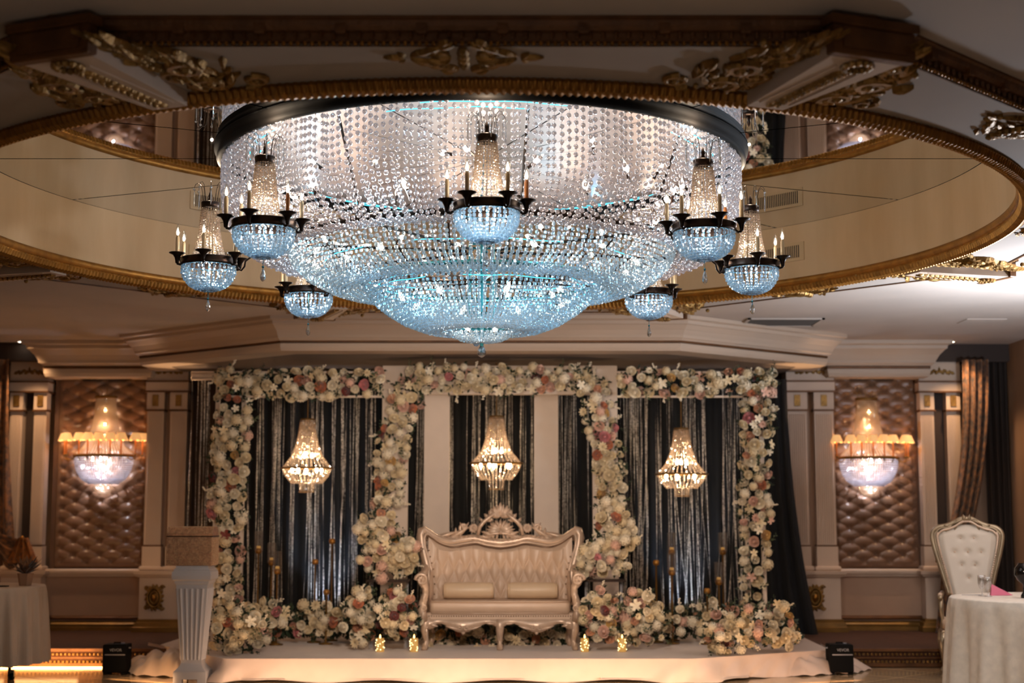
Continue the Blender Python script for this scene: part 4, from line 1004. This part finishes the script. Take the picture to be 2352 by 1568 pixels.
# pillar candles wrapped in fairy lights
for px,lab in ((873,'outermost on the left, by the bouquet stand'),(951,'beside the left legs of the settee'),(1343,'beside the right legs of the settee'),(1429,'outermost on the right, by the bouquet stand')):
    Y=14.0; q=at(px,1488,Y); t=thing('pillar_candle','candle wrapped in fairy lights '+lab,'candle',(q.x,Y,.205)); rn=random.Random(px)
    MB().lathe([(.001,0),(.037,0),(.038,.003),(.038,.115),(.034,.122),(.001,.118)],18).build('wax_body',M['wax'],t,True)
    for i in range(14):
        a=-PI/2+rn.uniform(-1.5,1.5); MB().ball((.040*cos(a),.040*sin(a),.01+.105*(i+.5)/14),.0046,6,4).build('fairy_light',M['fairy'],t)
    MB().lathe([(.001,.12),(.008,.128),(.006,.145),(.001,.158)],8).build('flame',M['flame'],t,True)

# ================================================================ SETTEE
q=at(1148,1487,14.12); SX=q.x; S=thing('settee','ivory leather settee with carved pearl frame and tall carved crest','settee',(SX,14.12,.205))
k=14.35/F; hw=.765
def sp(px,py): return ((px-1148)*k,(1487-py)*k)       # front view pixel -> local x,z
def outline(pts,n=8):
    out=[]; m=len(pts)
    for i in range(m-1):
        p0=pts[max(0,i-1)];p1=pts[i];p2=pts[i+1];p3=pts[min(m-1,i+2)]
        for j in range(n):
            t=j/n; out.append(tuple(.5*((2*p1[c])+(-p0[c]+p2[c])*t+(2*p0[c]-5*p1[c]+4*p2[c]-p3[c])*t*t+(-p0[c]+3*p1[c]-3*p2[c]+p3[c])*t**3) for c in (0,1)))
    return out+[pts[-1]]
half=[(1148,1253),(1115,1249),(1088,1243),(1060,1246),(1030,1250),(1000,1242),(978,1228),(968,1222)]
topL=outline([sp(*p) for p in half][::-1]); topc=topL+[(-x,z) for x,z in topL[::-1][1:]]
def topz(x):
    for i in range(len(topc)-1):
        a,b=topc[i],topc[i+1]
        if a[0]<=x<=b[0]: return a[1]+(b[1]-a[1])*(x-a[0])/max(1e-6,b[0]-a[0])
    return topc[0][1]
YBK=.62   # back of the settee (local y)
def backfn(u,v_):
    W_=.70; x=-W_+2*W_*u; z0_=.40; z1_=min(topz(x),1.1)-.03; z=z0_+(z1_-z0_)*v_
    a=x/.113; b=(z-.713)/.131; t=1/(1+math.exp((z-.844)*60)); h=(abs(sin(PI*(a+b/2)))*abs(sin(PI*(a-b/2))))**.45*t+(1-t)*(.35+.65*abs(cos(PI*a))**.4)
    e=min(1,min(u,1-u)*14,min(v_,1-v_)*9); curve=.16*(abs(x)/W_)**2.6
    return (x,YBK-.08-.035*h*e-.03*e-curve+(z-.4)*.10,z)
MB().grid(180,80,backfn).build('backrest',M['leather'],S,True)
bt=MB()
for z,off in ((.844,.5),(.713,0),(.582,.5)):
    for i in range(-5,6):
        x=.113*(i*1+off)
        if abs(x)<.6: bt.ball((x,YBK-.095-.16*(abs(x)/.7)**2.6+(z-.4)*.10,z+0),.010,8,5)
bt.build('buttons',M['leather'],S,True)['kind']='stuff'
# frame round the back
fp=[(-.69,YBK-.20,.40),(-.685,YBK-.22,.60),(-.70,YBK-.21,.74),(-.735,YBK-.19,.86),(-.765,YBK-.17,.98),(-.775,YBK-.16,1.07)]+[(x*1.0,YBK-.10-.13*(abs(x)/.75)**3+(z-.4)*.1,z+.0) for x,z in topc]+[(.775,YBK-.16,1.07),(.765,YBK-.17,.98),(.735,YBK-.19,.86),(.70,YBK-.21,.74),(.685,YBK-.22,.60),(.69,YBK-.20,.40)]
MB().tube(fp,[.035]*2+[.042]*(len(fp)-4)+[.035]*2,8,flat=1.0).tube([(x*.955,y-.03,z-.035 if z>.9 else z) for x,y,z in fp],.012,6).build('back_frame',M['pearl'],S,True)
nl=MB()
for i,(x,y,z) in enumerate(fp):
    for tt in (0,.5):
        if i+1<len(fp):
            x2,y2,z2=fp[i+1]; nl.ball(((x+(x2-x)*tt)*.925,(y+(y2-y)*tt)-.03,(z+(z2-z)*tt)-(.058 if z>.9 else 0)),.0065,6,4)
nl.build('nail_heads',M['nail'],S)['kind']='stuff'
fb=frame((0,YBK-.05,0),(1,0,0),(0,0,1),(0,-1,.1))
for sg in (-1,1):   # ears of the frame
    e=MB(); g=lambda u,v,w_: fb(u*sg,v,w_)
    for i in range(7): a=.35+i*.42; e.lobe(g,(.735,1.02),(.735+.075*cos(a),1.02+.10*sin(a)),.024,.04)
    e.tube([g(.72,.80,.08),g(.765,.92,.10),g(.79,1.03,.09),g(.775,1.11,.07),g(.73,1.135,.04)],[.02,.03,.034,.03,.014],8); e.build('frame_ear',M['pearl'],S,True)
cr=MB()
for sg in (-1,1):
    g=lambda u,v,w_: fb(u*sg,v,w_)
    # long leaf scrolls towards the ends
    for a_,b_,w_ in (((.66,1.03),(.42,1.10),.028),((.60,1.01),(.36,1.06),.024),((.50,1.03),(.30,1.15),.028),((.40,1.06),(.31,1.19),.022),((.35,1.10),(.40,1.19),.018),((.44,1.07),(.44,1.14),.016)): cr.lobe(g,a_,b_,w_,.035)
    cr.scroll(g,(.36,1.135),.045,1.4,-1.2,1,.014)
    for i in range(10): a=i*PI/5; cr.lobe(g,(.265,1.13),(.265+.052*cos(a),1.13+.052*sin(a)),.016,.03)   # rosette
    cr.tube([g(.265+.034*cos(i*PI/6),1.13+.034*sin(i*PI/6),.03) for i in range(12)],.008,5,closed=True); cr.ball(g(.265,1.13,.03),.014,8,5)
    # arch bow to the crest
    cr.tube([g(.22,1.06,.02),g(.205,1.14,.03),g(.165,1.19,.03),(g(.11,1.235,.03)),g(.06,1.27,.03)],[.016,.02,.02,.018,.014],7)
    for a_,b_,w_ in (((.17,1.19),(.21,1.235),.018),((.12,1.225),(.16,1.275),.022),((.10,1.26),(.10,1.315),.022),((.05,1.27),(.07,1.35),.022),((.13,1.20),(.07,1.215),.016)): cr.lobe(g,a_,b_,w_,.03)
    for a_,b_,w_ in (((.01,1.10),(.125,1.155),.020),((.01,1.12),(.10,1.185),.020),((.01,1.14),(.055,1.21),.018),((.015,1.09),(.13,1.115),.018)): cr.lobe(g,a_,b_,w_,.03)
    cr.lobe(g,(.06,1.05),(.19,1.10),.024,.03); cr.lobe(g,(.10,1.04),(.24,1.05),.02,.03)
    for i in range(5): cr.lobe(g,(.025+.035*i,1.07),(.045+.035*i,1.015-.003*i),.014,.025)
for sg in (-1,1):
    g=lambda u,v,w_: fb(u*sg,v,w_)
    for i in range(5): a_=.25+i*.28; cr.lobe(g,(.01,1.24),(.135*sin(a_),1.24+.13*cos(a_)),.024,.03)
    for i in range(6): a_=.2+i*.27; cr.lobe(g,(.01,1.09),(.15*sin(a_),1.09+.115*cos(a_)),.022,.03)
cr.lobe(fb,(0,1.12),(0,1.22),.022,.035); cr.lobe(fb,(0,1.25),(0,1.385),.034,.035); cr.ball(fb(0,1.09,.02),.022,8,6)
cr.tube([fb(-.16,1.05,.01),fb(-.08,1.075,.02),fb(0,1.082,.02),fb(.08,1.075,.02),fb(.16,1.05,.01)],.014,6)
for x,z in topc[::3]:
    if abs(x)<.72:
        sg=1 if x>0 else -1; cr.lobe(fb,(x,z+.01),(x+sg*.06,z+.03),.016,.05); cr.lobe(fb,(x,z-.02),(x+sg*.07,z-.005),.012,.045)
cr.build('carved_crest',M['pearl'],S,True)
# seat
def cush(x0,x1,y0,y1,z0,z1,b=.03):
    mb=MB(); n=10
    vs=[];R=[(z0,-b),(z0+b*.6,0),(z1-b*.6,0),(z1-b*.1,-b*.5),(z1,-b*1.3)]
    def ringp(ins,z):
        r=[];rc=.05
        for (cx_,cy_,a0) in ((x1-rc,y0+rc,-PI/2),(x1-rc,y1-rc,0),(x0+rc,y1-rc,PI/2),(x0+rc,y0+rc,PI)):
            for i in range(5): a=a0+PI/2*i/4; r.append((cx_+(rc+ins)*cos(a),cy_+(rc+ins)*sin(a),z))
        return r
    rs=[ringp(i,z) for z,i in R]; m=20
    for r in rs: vs+=r
    fs=[(k*m+i,k*m+(i+1)%m,(k+1)*m+(i+1)%m,(k+1)*m+i) for k in range(len(rs)-1) for i in range(m)]
    fs+=[tuple(range(m))[::-1],tuple(range((len(rs)-1)*m,len(rs)*m))]
    return mb.add(vs,fs)
cush(-.665,.665,.02,.56,.335,.455).build('seat_cushion',M['leather'],S,True)
for z in (.342,.449): MB().tube([(-.65,.012,z),(-.2,.010,z-.002),(.3,.010,z),(.65,.012,z)],.006,6).build('piping',M['leather'],S,True)
MB().box((-.70,.03,.27),(.70,.56,.345),.01).build('seat_rail',M['leather'],S)
nl=MB()
for i in range(60): nl.ball((-.69+1.38*i/59,.026,.315),.006,6,4)
nl.build('rail_nails',M['nail'],S)['kind']='stuff'
# carved apron
apt=[(0,.275)]
def apz(x): 
    x=abs(x); c=.345; d=abs(x-c)
    return .235-.085*math.exp(-(d/.10)**2)-.012*math.cos(x*28)-(.03 if x>.62 else 0)-.02*math.exp(-(x/.05)**2)
N_=90; up=[(-.70+1.4*i/N_,.285) for i in range(N_+1)]; dn=[(-.70+1.4*i/N_,apz(-.70+1.4*i/N_)) for i in range(N_+1)]
ap=MB(); vs=[]
for (x,z),(x2,z2) in zip(up,dn): vs+=[(x,.02,z),(x2,.02,z2),(x2,.05,z2),(x,.05,z)]
ap.add(vs,[(i*4+a,i*4+(a+1)%4,i*4+4+(a+1)%4,i*4+4+a) for i in range(N_) for a in range(4)])
fa=frame((0,.02,0),(1,0,0),(0,0,1),(0,-1,0))
for sg in (-1,1):
    g=lambda u,v,w_: fa(u*sg,v,w_)
    for c in (-1,1):
        ap.scroll(g,(.345+c*.032,.205),.026,1.2,PI/2,c,.007); ap.lobe(g,(.345+c*.05,.19),(.345+c*.17,.225),.016,.018)
    ap.lobe(g,(.345,.17),(.345,.14),.02,.02); ap.lobe(g,(.06,.24),(.15,.255),.014,.015); ap.lobe(g,(.66,.24),(.58,.22),.02,.018)
ap.build('carved_apron',M['pearl'],S,True)
def leg(x,y,h,s_,name='leg'):
    mb=MB().tube([(x,y,h),(x+s_*.012,y-.012,h*.8),(x+s_*.02,y-.02,h*.6),(x+s_*.004,y-.004,h*.35),(x-s_*.004,y+.002,h*.18),(x+s_*.01,y-.012,.045),(x+s_*.02,y-.02,.012),(x+s_*.02,y-.02,0)],[.045,.042,.035,.026,.022,.030,.030,.024],8)
    f=frame((x,y-.04,0),(1,0,0),(0,0,1),(0,-1,0)); mb.scroll(f,(s_*.012,h*.72),.022,1.1,0,s_,.008); mb.lobe(f,(0,h*.68),(0,h*.35),.018,.014); mb.lobe(f,(s_*.01,.08),(s_*.01,.0),.02,.014)
    return mb.build(name,M['pearl'],S,True)
leg(-.69,.05,.30,-1); leg(.69,.05,.30,1); leg(0,.05,.28,0); leg(-.66,.54,.30,-1); leg(.66,.54,.30,1)
for sg in (-1,1):
    am=MB(); g=lambda x,y,z: (x*sg,y,z)
    pts=[g(.71,.03,.27),g(.735,.0,.36),(g(.725,-.01,.44)),g(.70,.0,.52),g(.70,-.0,.58),g(.725,-.02,.63),g(.745,-.01,.67),g(.735,.06,.695),g(.725,.2,.70),g(.725,.36,.74),g(.735,.46,.80)]
    am.tube(pts,[.04,.045,.038,.032,.034,.045,.048,.042,.036,.036,.036],9)
    f=frame((.735*sg,-.045,.655),(sg,0,0),(0,0,1),(0,-1,0)); am.scroll(f,(0,0),.062,1.5,0,1,.015)
    for i in range(7): a=i*.75; am.lobe(f,(0,0),(.055*cos(a),.055*sin(a)),.018,.02)
    f=frame((.72*sg,-.03,.40),(sg,0,0),(0,0,1),(0,-1,0)); am.scroll(f,(.0,-.01),.036,1.3,1,1,.010); am.lobe(f,(0,.03),(-.01,.14),.022,.02); am.lobe(f,(0,-.04),(0,-.12),.025,.02)
    am.build('arm',M['pearl'],S,True)
    ip=MB().grid(6,6,lambda u,v_: (sg*(.665+.03*sin(PI*u)*sin(PI*v_)*-1),.05+.45*u,.40+(.25+.12*u)*v_)); ip.build('arm_padding',M['leather'],S,True)
for sg,nm in ((-1,'left'),(1,'right')):
    x=(1076-1148)*k if sg<0 else (1222-1148)*k
    t=thing('bolster','cylindrical cream leather bolster cushion on the '+nm+' half of the settee','cushion',(SX+x,14.12+.36,.205+.458)); L=.245
    t.rotation_euler=(0,0,0); mb=MB(); pr=[(.001,-L),(.045,-L*1.0),(.07,-L*.96),(.078,-L*.85),(.08,0),(.078,L*.85),(.07,L*.96),(.045,L),(.001,L)]
    vs=[];n=20
    for r,z in pr:
        for j in range(n): a=2*PI*j/n; vs.append((z,r*cos(a)*1.0,.078+r*sin(a)))
    mb.add(vs,[(i*n+j,i*n+(j+1)%n,(i+1)*n+(j+1)%n,(i+1)*n+j) for i in range(len(pr)-1) for j in range(n)]).build('cover',M['leather2'],t,True)
    for e in (-1,1): MB().tube([(e*L*.955,.072*cos(j*PI/10),.078+.072*sin(j*PI/10)) for j in range(20)],.005,5,closed=True).build('piping',M['leather2'],t,True)

# ================================================================ PEDESTAL AND RHINESTONE BOX
q=at(440,1556,13.3); PX=q.x
P_=thing('pedestal','white fluted tapering pedestal column left of the stage','pedestal',(PX,13.35,0),.0)
P_.scale=(.94,.94,1.0)
def sq(mb,rows):
    vs=[]
    for h,z in rows: vs+=[(-h,-h,z),(h,-h,z),(h,h,z),(-h,h,z)]
    n=len(rows); fs=[(i*4+j,i*4+(j+1)%4,i*4+4+(j+1)%4,i*4+4+j) for i in range(n-1) for j in range(4)]+[(3,2,1,0),tuple(range(4*n-4,4*n))]
    return mb.add(vs,fs)
pb=MB()
sq(pb,[(.152,.035),(.152,.10),(.14,.11),(.115,.135),(.098,.16),(.095,.17)])
for sx_ in (-1,1):
    for sy_ in (-1,1): pb.box((sx_*.152-(.08 if sx_>0 else 0),sy_*.152-(.08 if sy_>0 else 0),0),(sx_*.152+(.08 if sx_<0 else 0),sy_*.152+(.08 if sy_<0 else 0),.036))
pb.build('base',M['white'],P_)
sh=sq(MB(),[(.094,.165),(.148,.86)])
for fc in range(4):
    for i in range(4):
        for e in (-1,1):
            pass
    for i in range(5):
        u=(-.72+1.44*i/4); a=fc*PI/2
        def pt(z,o): 
            h=.094+(.148-.094)*(z-.165)/.695; x,y=u*h,-(h+o); return (x*cos(a)-y*sin(a),x*sin(a)+y*cos(a),z)
        sh.tube([pt(.20,0),pt(.82,0)],[.0105,.0165],6)
sh.build('fluted_shaft',M['white'],P_)
sq(MB(),[(.150,.855),(.160,.872),(.160,.884),(.180,.90),(.184,.93),(.180,.968),(.168,.972),(.168,.986),(.153,.998),(.153,1.02)]).build('capital',M['white'],P_)
b=thing('card_box','sparkling rhinestone covered chest box on the white pedestal','box',(PX-.028,13.35,1.021)); b.rotation_euler=(0,0,0)
W,D,H1,H2=.20,.15,.255,.34
MB().box((-W,-D,.0),(W,D,H1)).build('chest_body',M['box'],b)
lid=MB(); pr=[(-D,H1),(-D*.96,H1+.03),(-D*.7,H2-.01),(-D*.4,H2),(D*.4,H2),(D*.7,H2-.01),(D*.96,H1+.03),(D,H1)]
lid.prism(pr,lambda u,v,w_:(w_-W,u,v),2*W).build('chest_lid',M['box'],b)
MB().box((-W-.004,-D-.004,H1-.004),(W+.004,D+.004,H1+.004)).build('lid_line',M['bronze2'],b)
gm=MB()
def gem(x,y,z,r): gm.bead((x,y,z),r)
for i in range(30):
    for j in range(18): gem(-W+.007+.0134*i,-D-.002,.008+.0137*j,.0062)
for i in range(20):
    for j in range(18): gem(W+.002,-D+.01+.0147*i,.008+.0137*j,.0062); gem(-W-.002,-D+.01+.0147*i,.008+.0137*j,.0062)
for i in range(30):
    for j in range(9):
        t=j/8; v0=pr[1] if t<.5 else pr[2]; v1=pr[2] if t<.5 else pr[3]; f_=t*2 if t<.5 else t*2-1
        gem(-W+.007+.0134*i,v0[0]+(v1[0]-v0[0])*f_,v0[1]+(v1[1]-v0[1])*f_,.0062)
gm.build('rhinestones',M['gem'],b)['kind']='stuff'

# ================================================================ SPARK MACHINES
def text_mesh(s_,size,m,parent,loc,rot,name='lettering'):
    c=bpy.data.curves.new('lettering','FONT'); c.body=s_; c.size=size; c.extrude=.0015; c.align_x='CENTER'; c.align_y='CENTER'
    o=bpy.data.objects.new('tmp',c); col.objects.link(o); dg=bpy.context.evaluated_depsgraph_get(); me=bpy.data.meshes.new_from_object(o.evaluated_get(dg))
    bpy.data.objects.remove(o); me.materials.clear(); me.materials.append(m); return inst(name,me,parent,loc,rot)
for px,nm,Y in ((268,'left',14.02),(1929,'right',14.02)):
    q=at(px,1538,Y); t=thing('spark_machine','black cold spark machine box with grey lettering at the '+nm+' end of the stage','machine',(q.x,Y,0)); w2=.108;h=.275
    MB().box((-w2,-.1,.02),(w2,.1,h),.008).build('case',M['black'],t)
    for x in (-w2+.005,w2-.045): MB().box((x,-.09,0),(x+.04,.09,.022)).build('foot',M['black'],t)
    MB().box((-w2+.02,-.104,.178),(w2-.008,-.1,.188)).build('grey_stripe',M['strip'],t)
    MB().tube([(-.03,0,h-.002),(-.03,0,h+.012),(.03,0,h+.012),(.03,0,h-.002)],.006,6).build('handle',M['black'],t)
    MB().lathe([(.001,h),(.02,h),(.02,h+.01),(.001,h+.01)],12,(.05,0,0)).build('nozzle',M['strip'],t)
    for e in (-1,1): MB().tube([(e*w2,0,.238),(e*(w2+.018),0,.238)],.007,8).build('side_knob',M['strip'],t)
    text_mesh('VEVOR',.036,M['grey'],t,(.012,-.1025,.225),(PI/2,0,0))

# ================================================================ LEFT TABLE, RIGHT TABLE, THRONE CHAIR
def cloth_table(label_t,label_c,x,y,r,h,m,folds,seed,zb,flare=.05,group=None):
    t=thing('banquet_table',label_t,'table',(x,y,0)); MB().lathe([(.001,h-.03),(r-.02,h-.03),(r-.02,h-.004),(.001,h-.004)],32).build('tabletop',M['board'],t)
    for k_ in range(4): a=PI/4+k_*PI/2; MB().tube([(r*.6*cos(a),r*.6*sin(a),0.0),(r*.6*cos(a),r*.6*sin(a),h-.03)],.016,8).build('leg',M['black'],t)
    c=thing('tablecloth',label_c,'tablecloth',(x,y,0)); rn=random.Random(seed); ph=[rn.uniform(0,6) for _ in range(5)]
    mb=MB(); n=300; rows=[(0,h+.002),(r*.5,h+.002),(r*.96,h+.002),(r*.995,h),(r+.004,h-.008)]
    vs=[(0,0,h+.002)]; fs=[]
    R=[(r*.5,h+.002,0),(r*.94,h+.002,0),(r*.99,h+.001,0),(r+.003,h-.010,.0)]+[(r+.006+flare*(i/12),h-.01-(h-zb-.01)*i/12,i/12) for i in range(1,13)]
    for rr,z,w_ in R:
        for j in range(n):
            a=2*PI*j/n; f_=(sin(a*folds+ph[0])*.5+.5)**1.3*(.75+.25*sin(a*3+ph[1]))+.25*sin(a*folds*2.1+ph[2]); q_=rr+w_**.7*(.085 if folds>18.5 else .11)*f_
            vs.append((q_*cos(a),q_*sin(a),z))
    fs=[(0,1+j,1+(j+1)%n) for j in range(n)]+[(1+i*n+j,1+(i+1)*n+j,1+(i+1)*n+(j+1)%n,1+i*n+(j+1)%n) for i in range(len(R)-1) for j in range(n)]
    mb.add(vs,fs).build('cloth',m,c,True); return t
rt=at(2190,1360,12.3); RX=rt.x+.90
cloth_table('round banquet table under the white cloth at the lower right','white damask tablecloth with deep folds on the right table',RX,12.3,.90,.79,M['damask'],15,5,.0,.0)
lt=at(98,1342,13.55); LX=lt.x-.62
cloth_table('round side table under the pleated cloth at the lower left','cream pleated tablecloth on the left side table',LX,13.55,.62,.83,M['linen'],22,6,.15,.0)
q=at(28,1540,13.5); t=thing('caster_wheel','black caster wheel showing under the left tablecloth','wheel',(q.x,13.5,0)); MB().tube([(-.015,0,.032),(.015,0,.032)],.032,14).build('tyre',M['black'],t); MB().box((-.02,-.01,.03),(.02,.012,.09)).build('fork',M['strip'],t)
# things on the right table
def stem_glass(lab,x,y,h=.17,z=.794):
    t=thing('water_glass',lab,'glass',(x,y,z)); MB().lathe([(.001,0),(.032,.0),(.033,.003),(.006,.01),(.005,.05),(.02,.065),(.031,.10),(.033,h-.02),(.031,h),(.029,h),(.030,h-.03),(.027,.10),(.001,.066)],20).build('bowl',M['glass'],t,True)
g=at(2256,1372,12.5); stem_glass('clear stemmed glass at the left on the right table',g.x,12.5)
g=at(2270,1372,12.4); stem_glass('clear stemmed glass just right of the other glass, beside the napkin',g.x,12.4,.16)
MB()
g=at(2297,1362,12.6); t=thing('napkin','pink napkin folded into a triangle standing on the right table','napkin',(g.x,12.6,.793)); nm=MB()
nm.add([(-.085,-.03,0),(.10,-.03,.004),(-.07,.0,.095),(-.06,.09,.0),(.08,.06,0)],[(0,1,2),(1,4,2),(4,3,2),(3,0,2),(0,3,4,1)]); nm.build('folded_cloth',M['pinkn'],t)
g=at(2348,1370,12.2); t=thing('globe_vase','dark mirrored globe vase at the right edge of the right table','vase',(g.x+.02,12.2,.793)); MB().lathe([(.001,0),(.03,0),(.03,.02),(.012,.05),(.012,.11),(.05,.14),(.075,.19),(.07,.24),(.045,.27),(.04,.28)],22).build('globe',mat('smoked_glass','2a2523',.05,.7),t,True)
MB().lathe([(.001,.0),(.025,.0),(.028,.06),(.001,.06)],14,(.0,-.09,0)).build('pink_holder',M['p_pink'],t,True)
g=at(2243,1361,12.6); t=thing('cutlery','dark dinner knife lying on the right table by the glasses','cutlery',(g.x-.02,12.65,.7935)); MB().box((-.09,-.006,0),(.02,.006,.003)).box((.02,-.008,0),(.09,.008,.004)).build('knife',M['strip'],t)
# things by the left table
g=at(12,1341,13.3); t=thing('phone','flat black phone at the left edge of the left table','phone',(g.x-.05,13.3,.833)); MB().box((-.075,-.035,0),(.075,.035,.009),.003).build('body',M['black'],t)
g=at(58,1336,13.5); t=thing('planter','pale plaster pot of dried brown leaves on the left table','planter',(g.x,13.5,.833)); MB().lathe([(.001,0),(.055,0),(.075,.11),(.06,.11),(.001,.1)],6).build('pot',M['terra'],t)
rn=random.Random(5); 
for i in range(26):
    a=rn.uniform(0,2*PI); d=Vector((cos(a)*.8,sin(a)*.6,rn.uniform(.3,1.4))).normalized(); e=d.cross(Vector((0,0,1))).normalized(); L=rn.uniform(.12,.22); b0=Vector((0,0,.1))
    MB().add([b0,b0+d*L*.5+e*.03,b0+d*L,b0+d*L*.5-e*.03,b0+d*L*.5+Vector((0,0,.012))],[(0,1,4),(1,2,4),(2,3,4),(3,0,4)]).build('dried_leaf',M['drape'],t)
# throne chair
q=at(2229,1548,13.45); C_=thing('throne_chair','tall silver framed throne chair with white buttoned back behind the right table','chair',(at(2233,1548,14.15).x-.10,13.75,0),math.radians(-14)); kc=13.85/F
def cp(px,py): return ((px-2233)*kc,1.45-(py-1186)*kc)
rt_=[(2278,1365),(2290,1320),(2306,1262),(2311,1228),(2300,1212),(2280,1207),(2262,1200),(2245,1191),(2233,1190)]
R_=outline([cp(*p) for p in rt_],6); full=R_+[(-x,z) for x,z in R_[::-1][1:]]
YB_=.50
def yb(z): return .30+.16*(z-.5)/.9
MB().tube([(x,yb(z),z) for x,z in full],.022,8).tube([(x*.93,yb(z)-.02,z-.012*(z>1.3)) for x,z in full],.011,6).build('back_frame',M['silverleaf'],C_,True)
zmin,zmax=R_[0][1],1.42
def halfw(z):
    for i in range(len(R_)-1):
        a,b=R_[i],R_[i+1]
        if min(a[1],b[1])<=z<=max(a[1],b[1]): return a[0]+(b[0]-a[0])*(z-a[1])/(b[1]-a[1]+1e-9)
    return R_[0][0] if z<zmin else .02
def cb(u,v_):
    z=.52+(1.375-.52)*v_; w_=(halfw(z) if z>zmin else R_[0][0])*.90; x=(-1+2*u)*w_; zz=z-(.04*(abs(x)/.28)**2 if v_>.9 else 0)
    e=min(1,min(u,1-u)*8,min(v_,1-v_)*10); h=0
    for bx,bz in ((-.06,1.25),(.06,1.25),(-.12,1.12),(0,1.12),(.12,1.12),(-.06,1.0),(.06,1.0),(0,.88)): h+=math.exp(-((x-bx)**2+(z-bz)**2)/.0007)
    return (x,yb(z)-.01-.035*e+.018*h,zz)
MB().grid(50,60,cb).build('backrest',mat('white_leather','c9bfb2',.4),C_,True)
for bx,bz in ((-.06,1.25),(.06,1.25),(-.12,1.12),(0,1.12),(.12,1.12),(-.06,1.0),(.06,1.0),(0,.88)): MB().ball((bx,yb(bz)-.035,bz),.008,8,5).build('button',M['leather'],C_,True)
nl=MB()
for i,(x,z) in enumerate(full):
    if i+1<len(full):
        x2,z2=full[i+1]
        for t_ in (0,.5): nl.ball(((x+(x2-x)*t_)*.86,yb(z)-.045,(z+(z2-z)*t_)-.03*(z>1.3)),.010,6,4)
nl.build('nail_heads',M['pearl'],C_)['kind']='stuff'
cr=MB(); fc=frame((0,yb(1.4)-.03,0),(1,0,0),(0,0,1),(0,-1,0))
for sg in (-1,1):
    g=lambda u,v,w_: fc(u*sg,v,w_)
    cr.scroll(g,(.06,1.40),.035,1.3,0,1,.008); cr.scroll(g,(.19,1.335),.035,1.3,1,1,.008); cr.lobe(g,(.05,1.42),(.14,1.37),.018,.02); cr.lobe(g,(.14,1.36),(.24,1.31),.018,.02); cr.lobe(g,(.02,1.40),(.03,1.475),.018,.02); cr.lobe(g,(.09,1.37),(.12,1.31),.014,.016); cr.lobe(g,(.2,1.33),(.17,1.28),.014,.016)
cr.ball(fc(0,1.43,.0),.024,8,6); cr.build('carved_crest',M['silverleaf'],C_,True)
cush(-.27,.27,-.16,.32,.42,.52,.03).build('seat',M['leather'],C_,True)
MB().box((-.28,-.17,.37),(.28,.32,.425),.012).build('seat_rail',M['silverleaf'],C_)
for sx_ in (-1,1):
    for y_ in (-.14,.29):
        MB().tube([(sx_*.26,y_,.40),(sx_*.28,y_-.02,.32),(sx_*.265,y_,.18),(sx_*.25,y_,.07),(sx_*.27,y_-.02,.03),(sx_*.27,y_-.02,0)],[.032,.030,.02,.016,.024,.018],8).build('leg',M['silverleaf'],C_,True)
    MB().tube([(sx_*.27,-.06,.44),(sx_*.265,-.05,.52),(sx_*.275,-.06,.60),(sx_*.28,-.07,.70)],[.022,.016,.02,.024],8).tube([(sx_*.28,-.11,.71),(sx_*.285,0,.72),(sx_*.27,.15,.71),(sx_*.25,.30,.74)],.022,8).build('arm',M['silverleaf'],C_,True)
    MB().tube([(sx_*.283,-.02,.735),(sx_*.27,.15,.73)],.02,8).build('arm_pad',M['leather'],C_,True)

# side drapes at both ends of the back wall
t=thing('patterned_drape','patterned brown and gold curtain tied back beside the outer right pilaster','curtain',(0,16.55,0))
def pd(u,v_):
    top0,top1=at(2205,835,16.6).x,at(2268,835,16.6).x; b0,b1=at(2145,1215,16.6).x,at(2205,1215,16.6).x
    z=.95+(3.2-.95)*v_; s_=1-v_; e=s_**2.2
    x0=top0+(b0-top0)*e+.05*s_; x1=top1+(b1-top1)*e; x=x0+(x1-x0)*u
    return (x,-.02+.04*sin(u*26+s_*2),z)
MB().grid(60,24,pd).build('fabric',M['drape'],t,True)
def tail(u,v_):
    c=at(2178,1215,16.6).x; z=.18+.78*v_; w_=.10+.10*(1-v_)
    return (c+.0+(u-.5)*2*w_,-.03+.04*sin(u*22),z)
MB().grid(50,12,tail).build('tail',M['drape'],t,True); MB().tube([(at(2145,1215,16.5).x,-.09,.97),(at(2180,1222,16.5).x,-.10,.94),(at(2212,1215,16.5).x,-.07,.99)],.02,8).build('tieback',M['gold'],t,True)
drape('dark_drape','dark brown drape hanging in the far right corner',at(2262,900,16.8).x,at(2318,900,16.8).x,16.85,.18,3.22,M['blackout'],4,.03)
t=thing('patterned_drape','patterned brown and gold curtain tied back at the far left','curtain',(0,16.5,0))
def pl(u,v_):
    c0,c1=at(-60,900,16.5).x,at(20,900,16.5).x; z=1.2+(3.2-1.2)*v_; s_=1-v_; return (c0+(c1-c0)*u+.12*s_**2*u+.0,.035*sin(u*24+s_*3),z)
MB().grid(60,20,pl).build('fabric',M['drape'],t,True)
def pl2(u,v_):
    a=at(-10,1180,16.4).x; b_=at(62,1215,16.4).x; x=a+(b_-a)*u; sag=.22*sin(PI*min(1,u*1.1)); return (x,-.06+.03*sin(v_*18),1.30-.10*u-sag*(1-v_)-.02*v_-.16*(1-v_))
MB().grid(24,24,pl2).build('swag',M['drape'],t,True)
def pl3(u,v_):
    c=at(45,1260,16.3).x; w_=.05+.12*(1-v_); return (c+(u-.5)*2*w_,-.10+.03*sin(u*20),.95+.27*v_)
MB().grid(40,8,pl3).build('tail',mat('amber_drape','84501f',.7,var=.4,vscale=20),t,True); MB().ball((at(45,1212,16.3).x,-.10,1.22),.022,10,6).build('tieback',M['gold'],t,True)
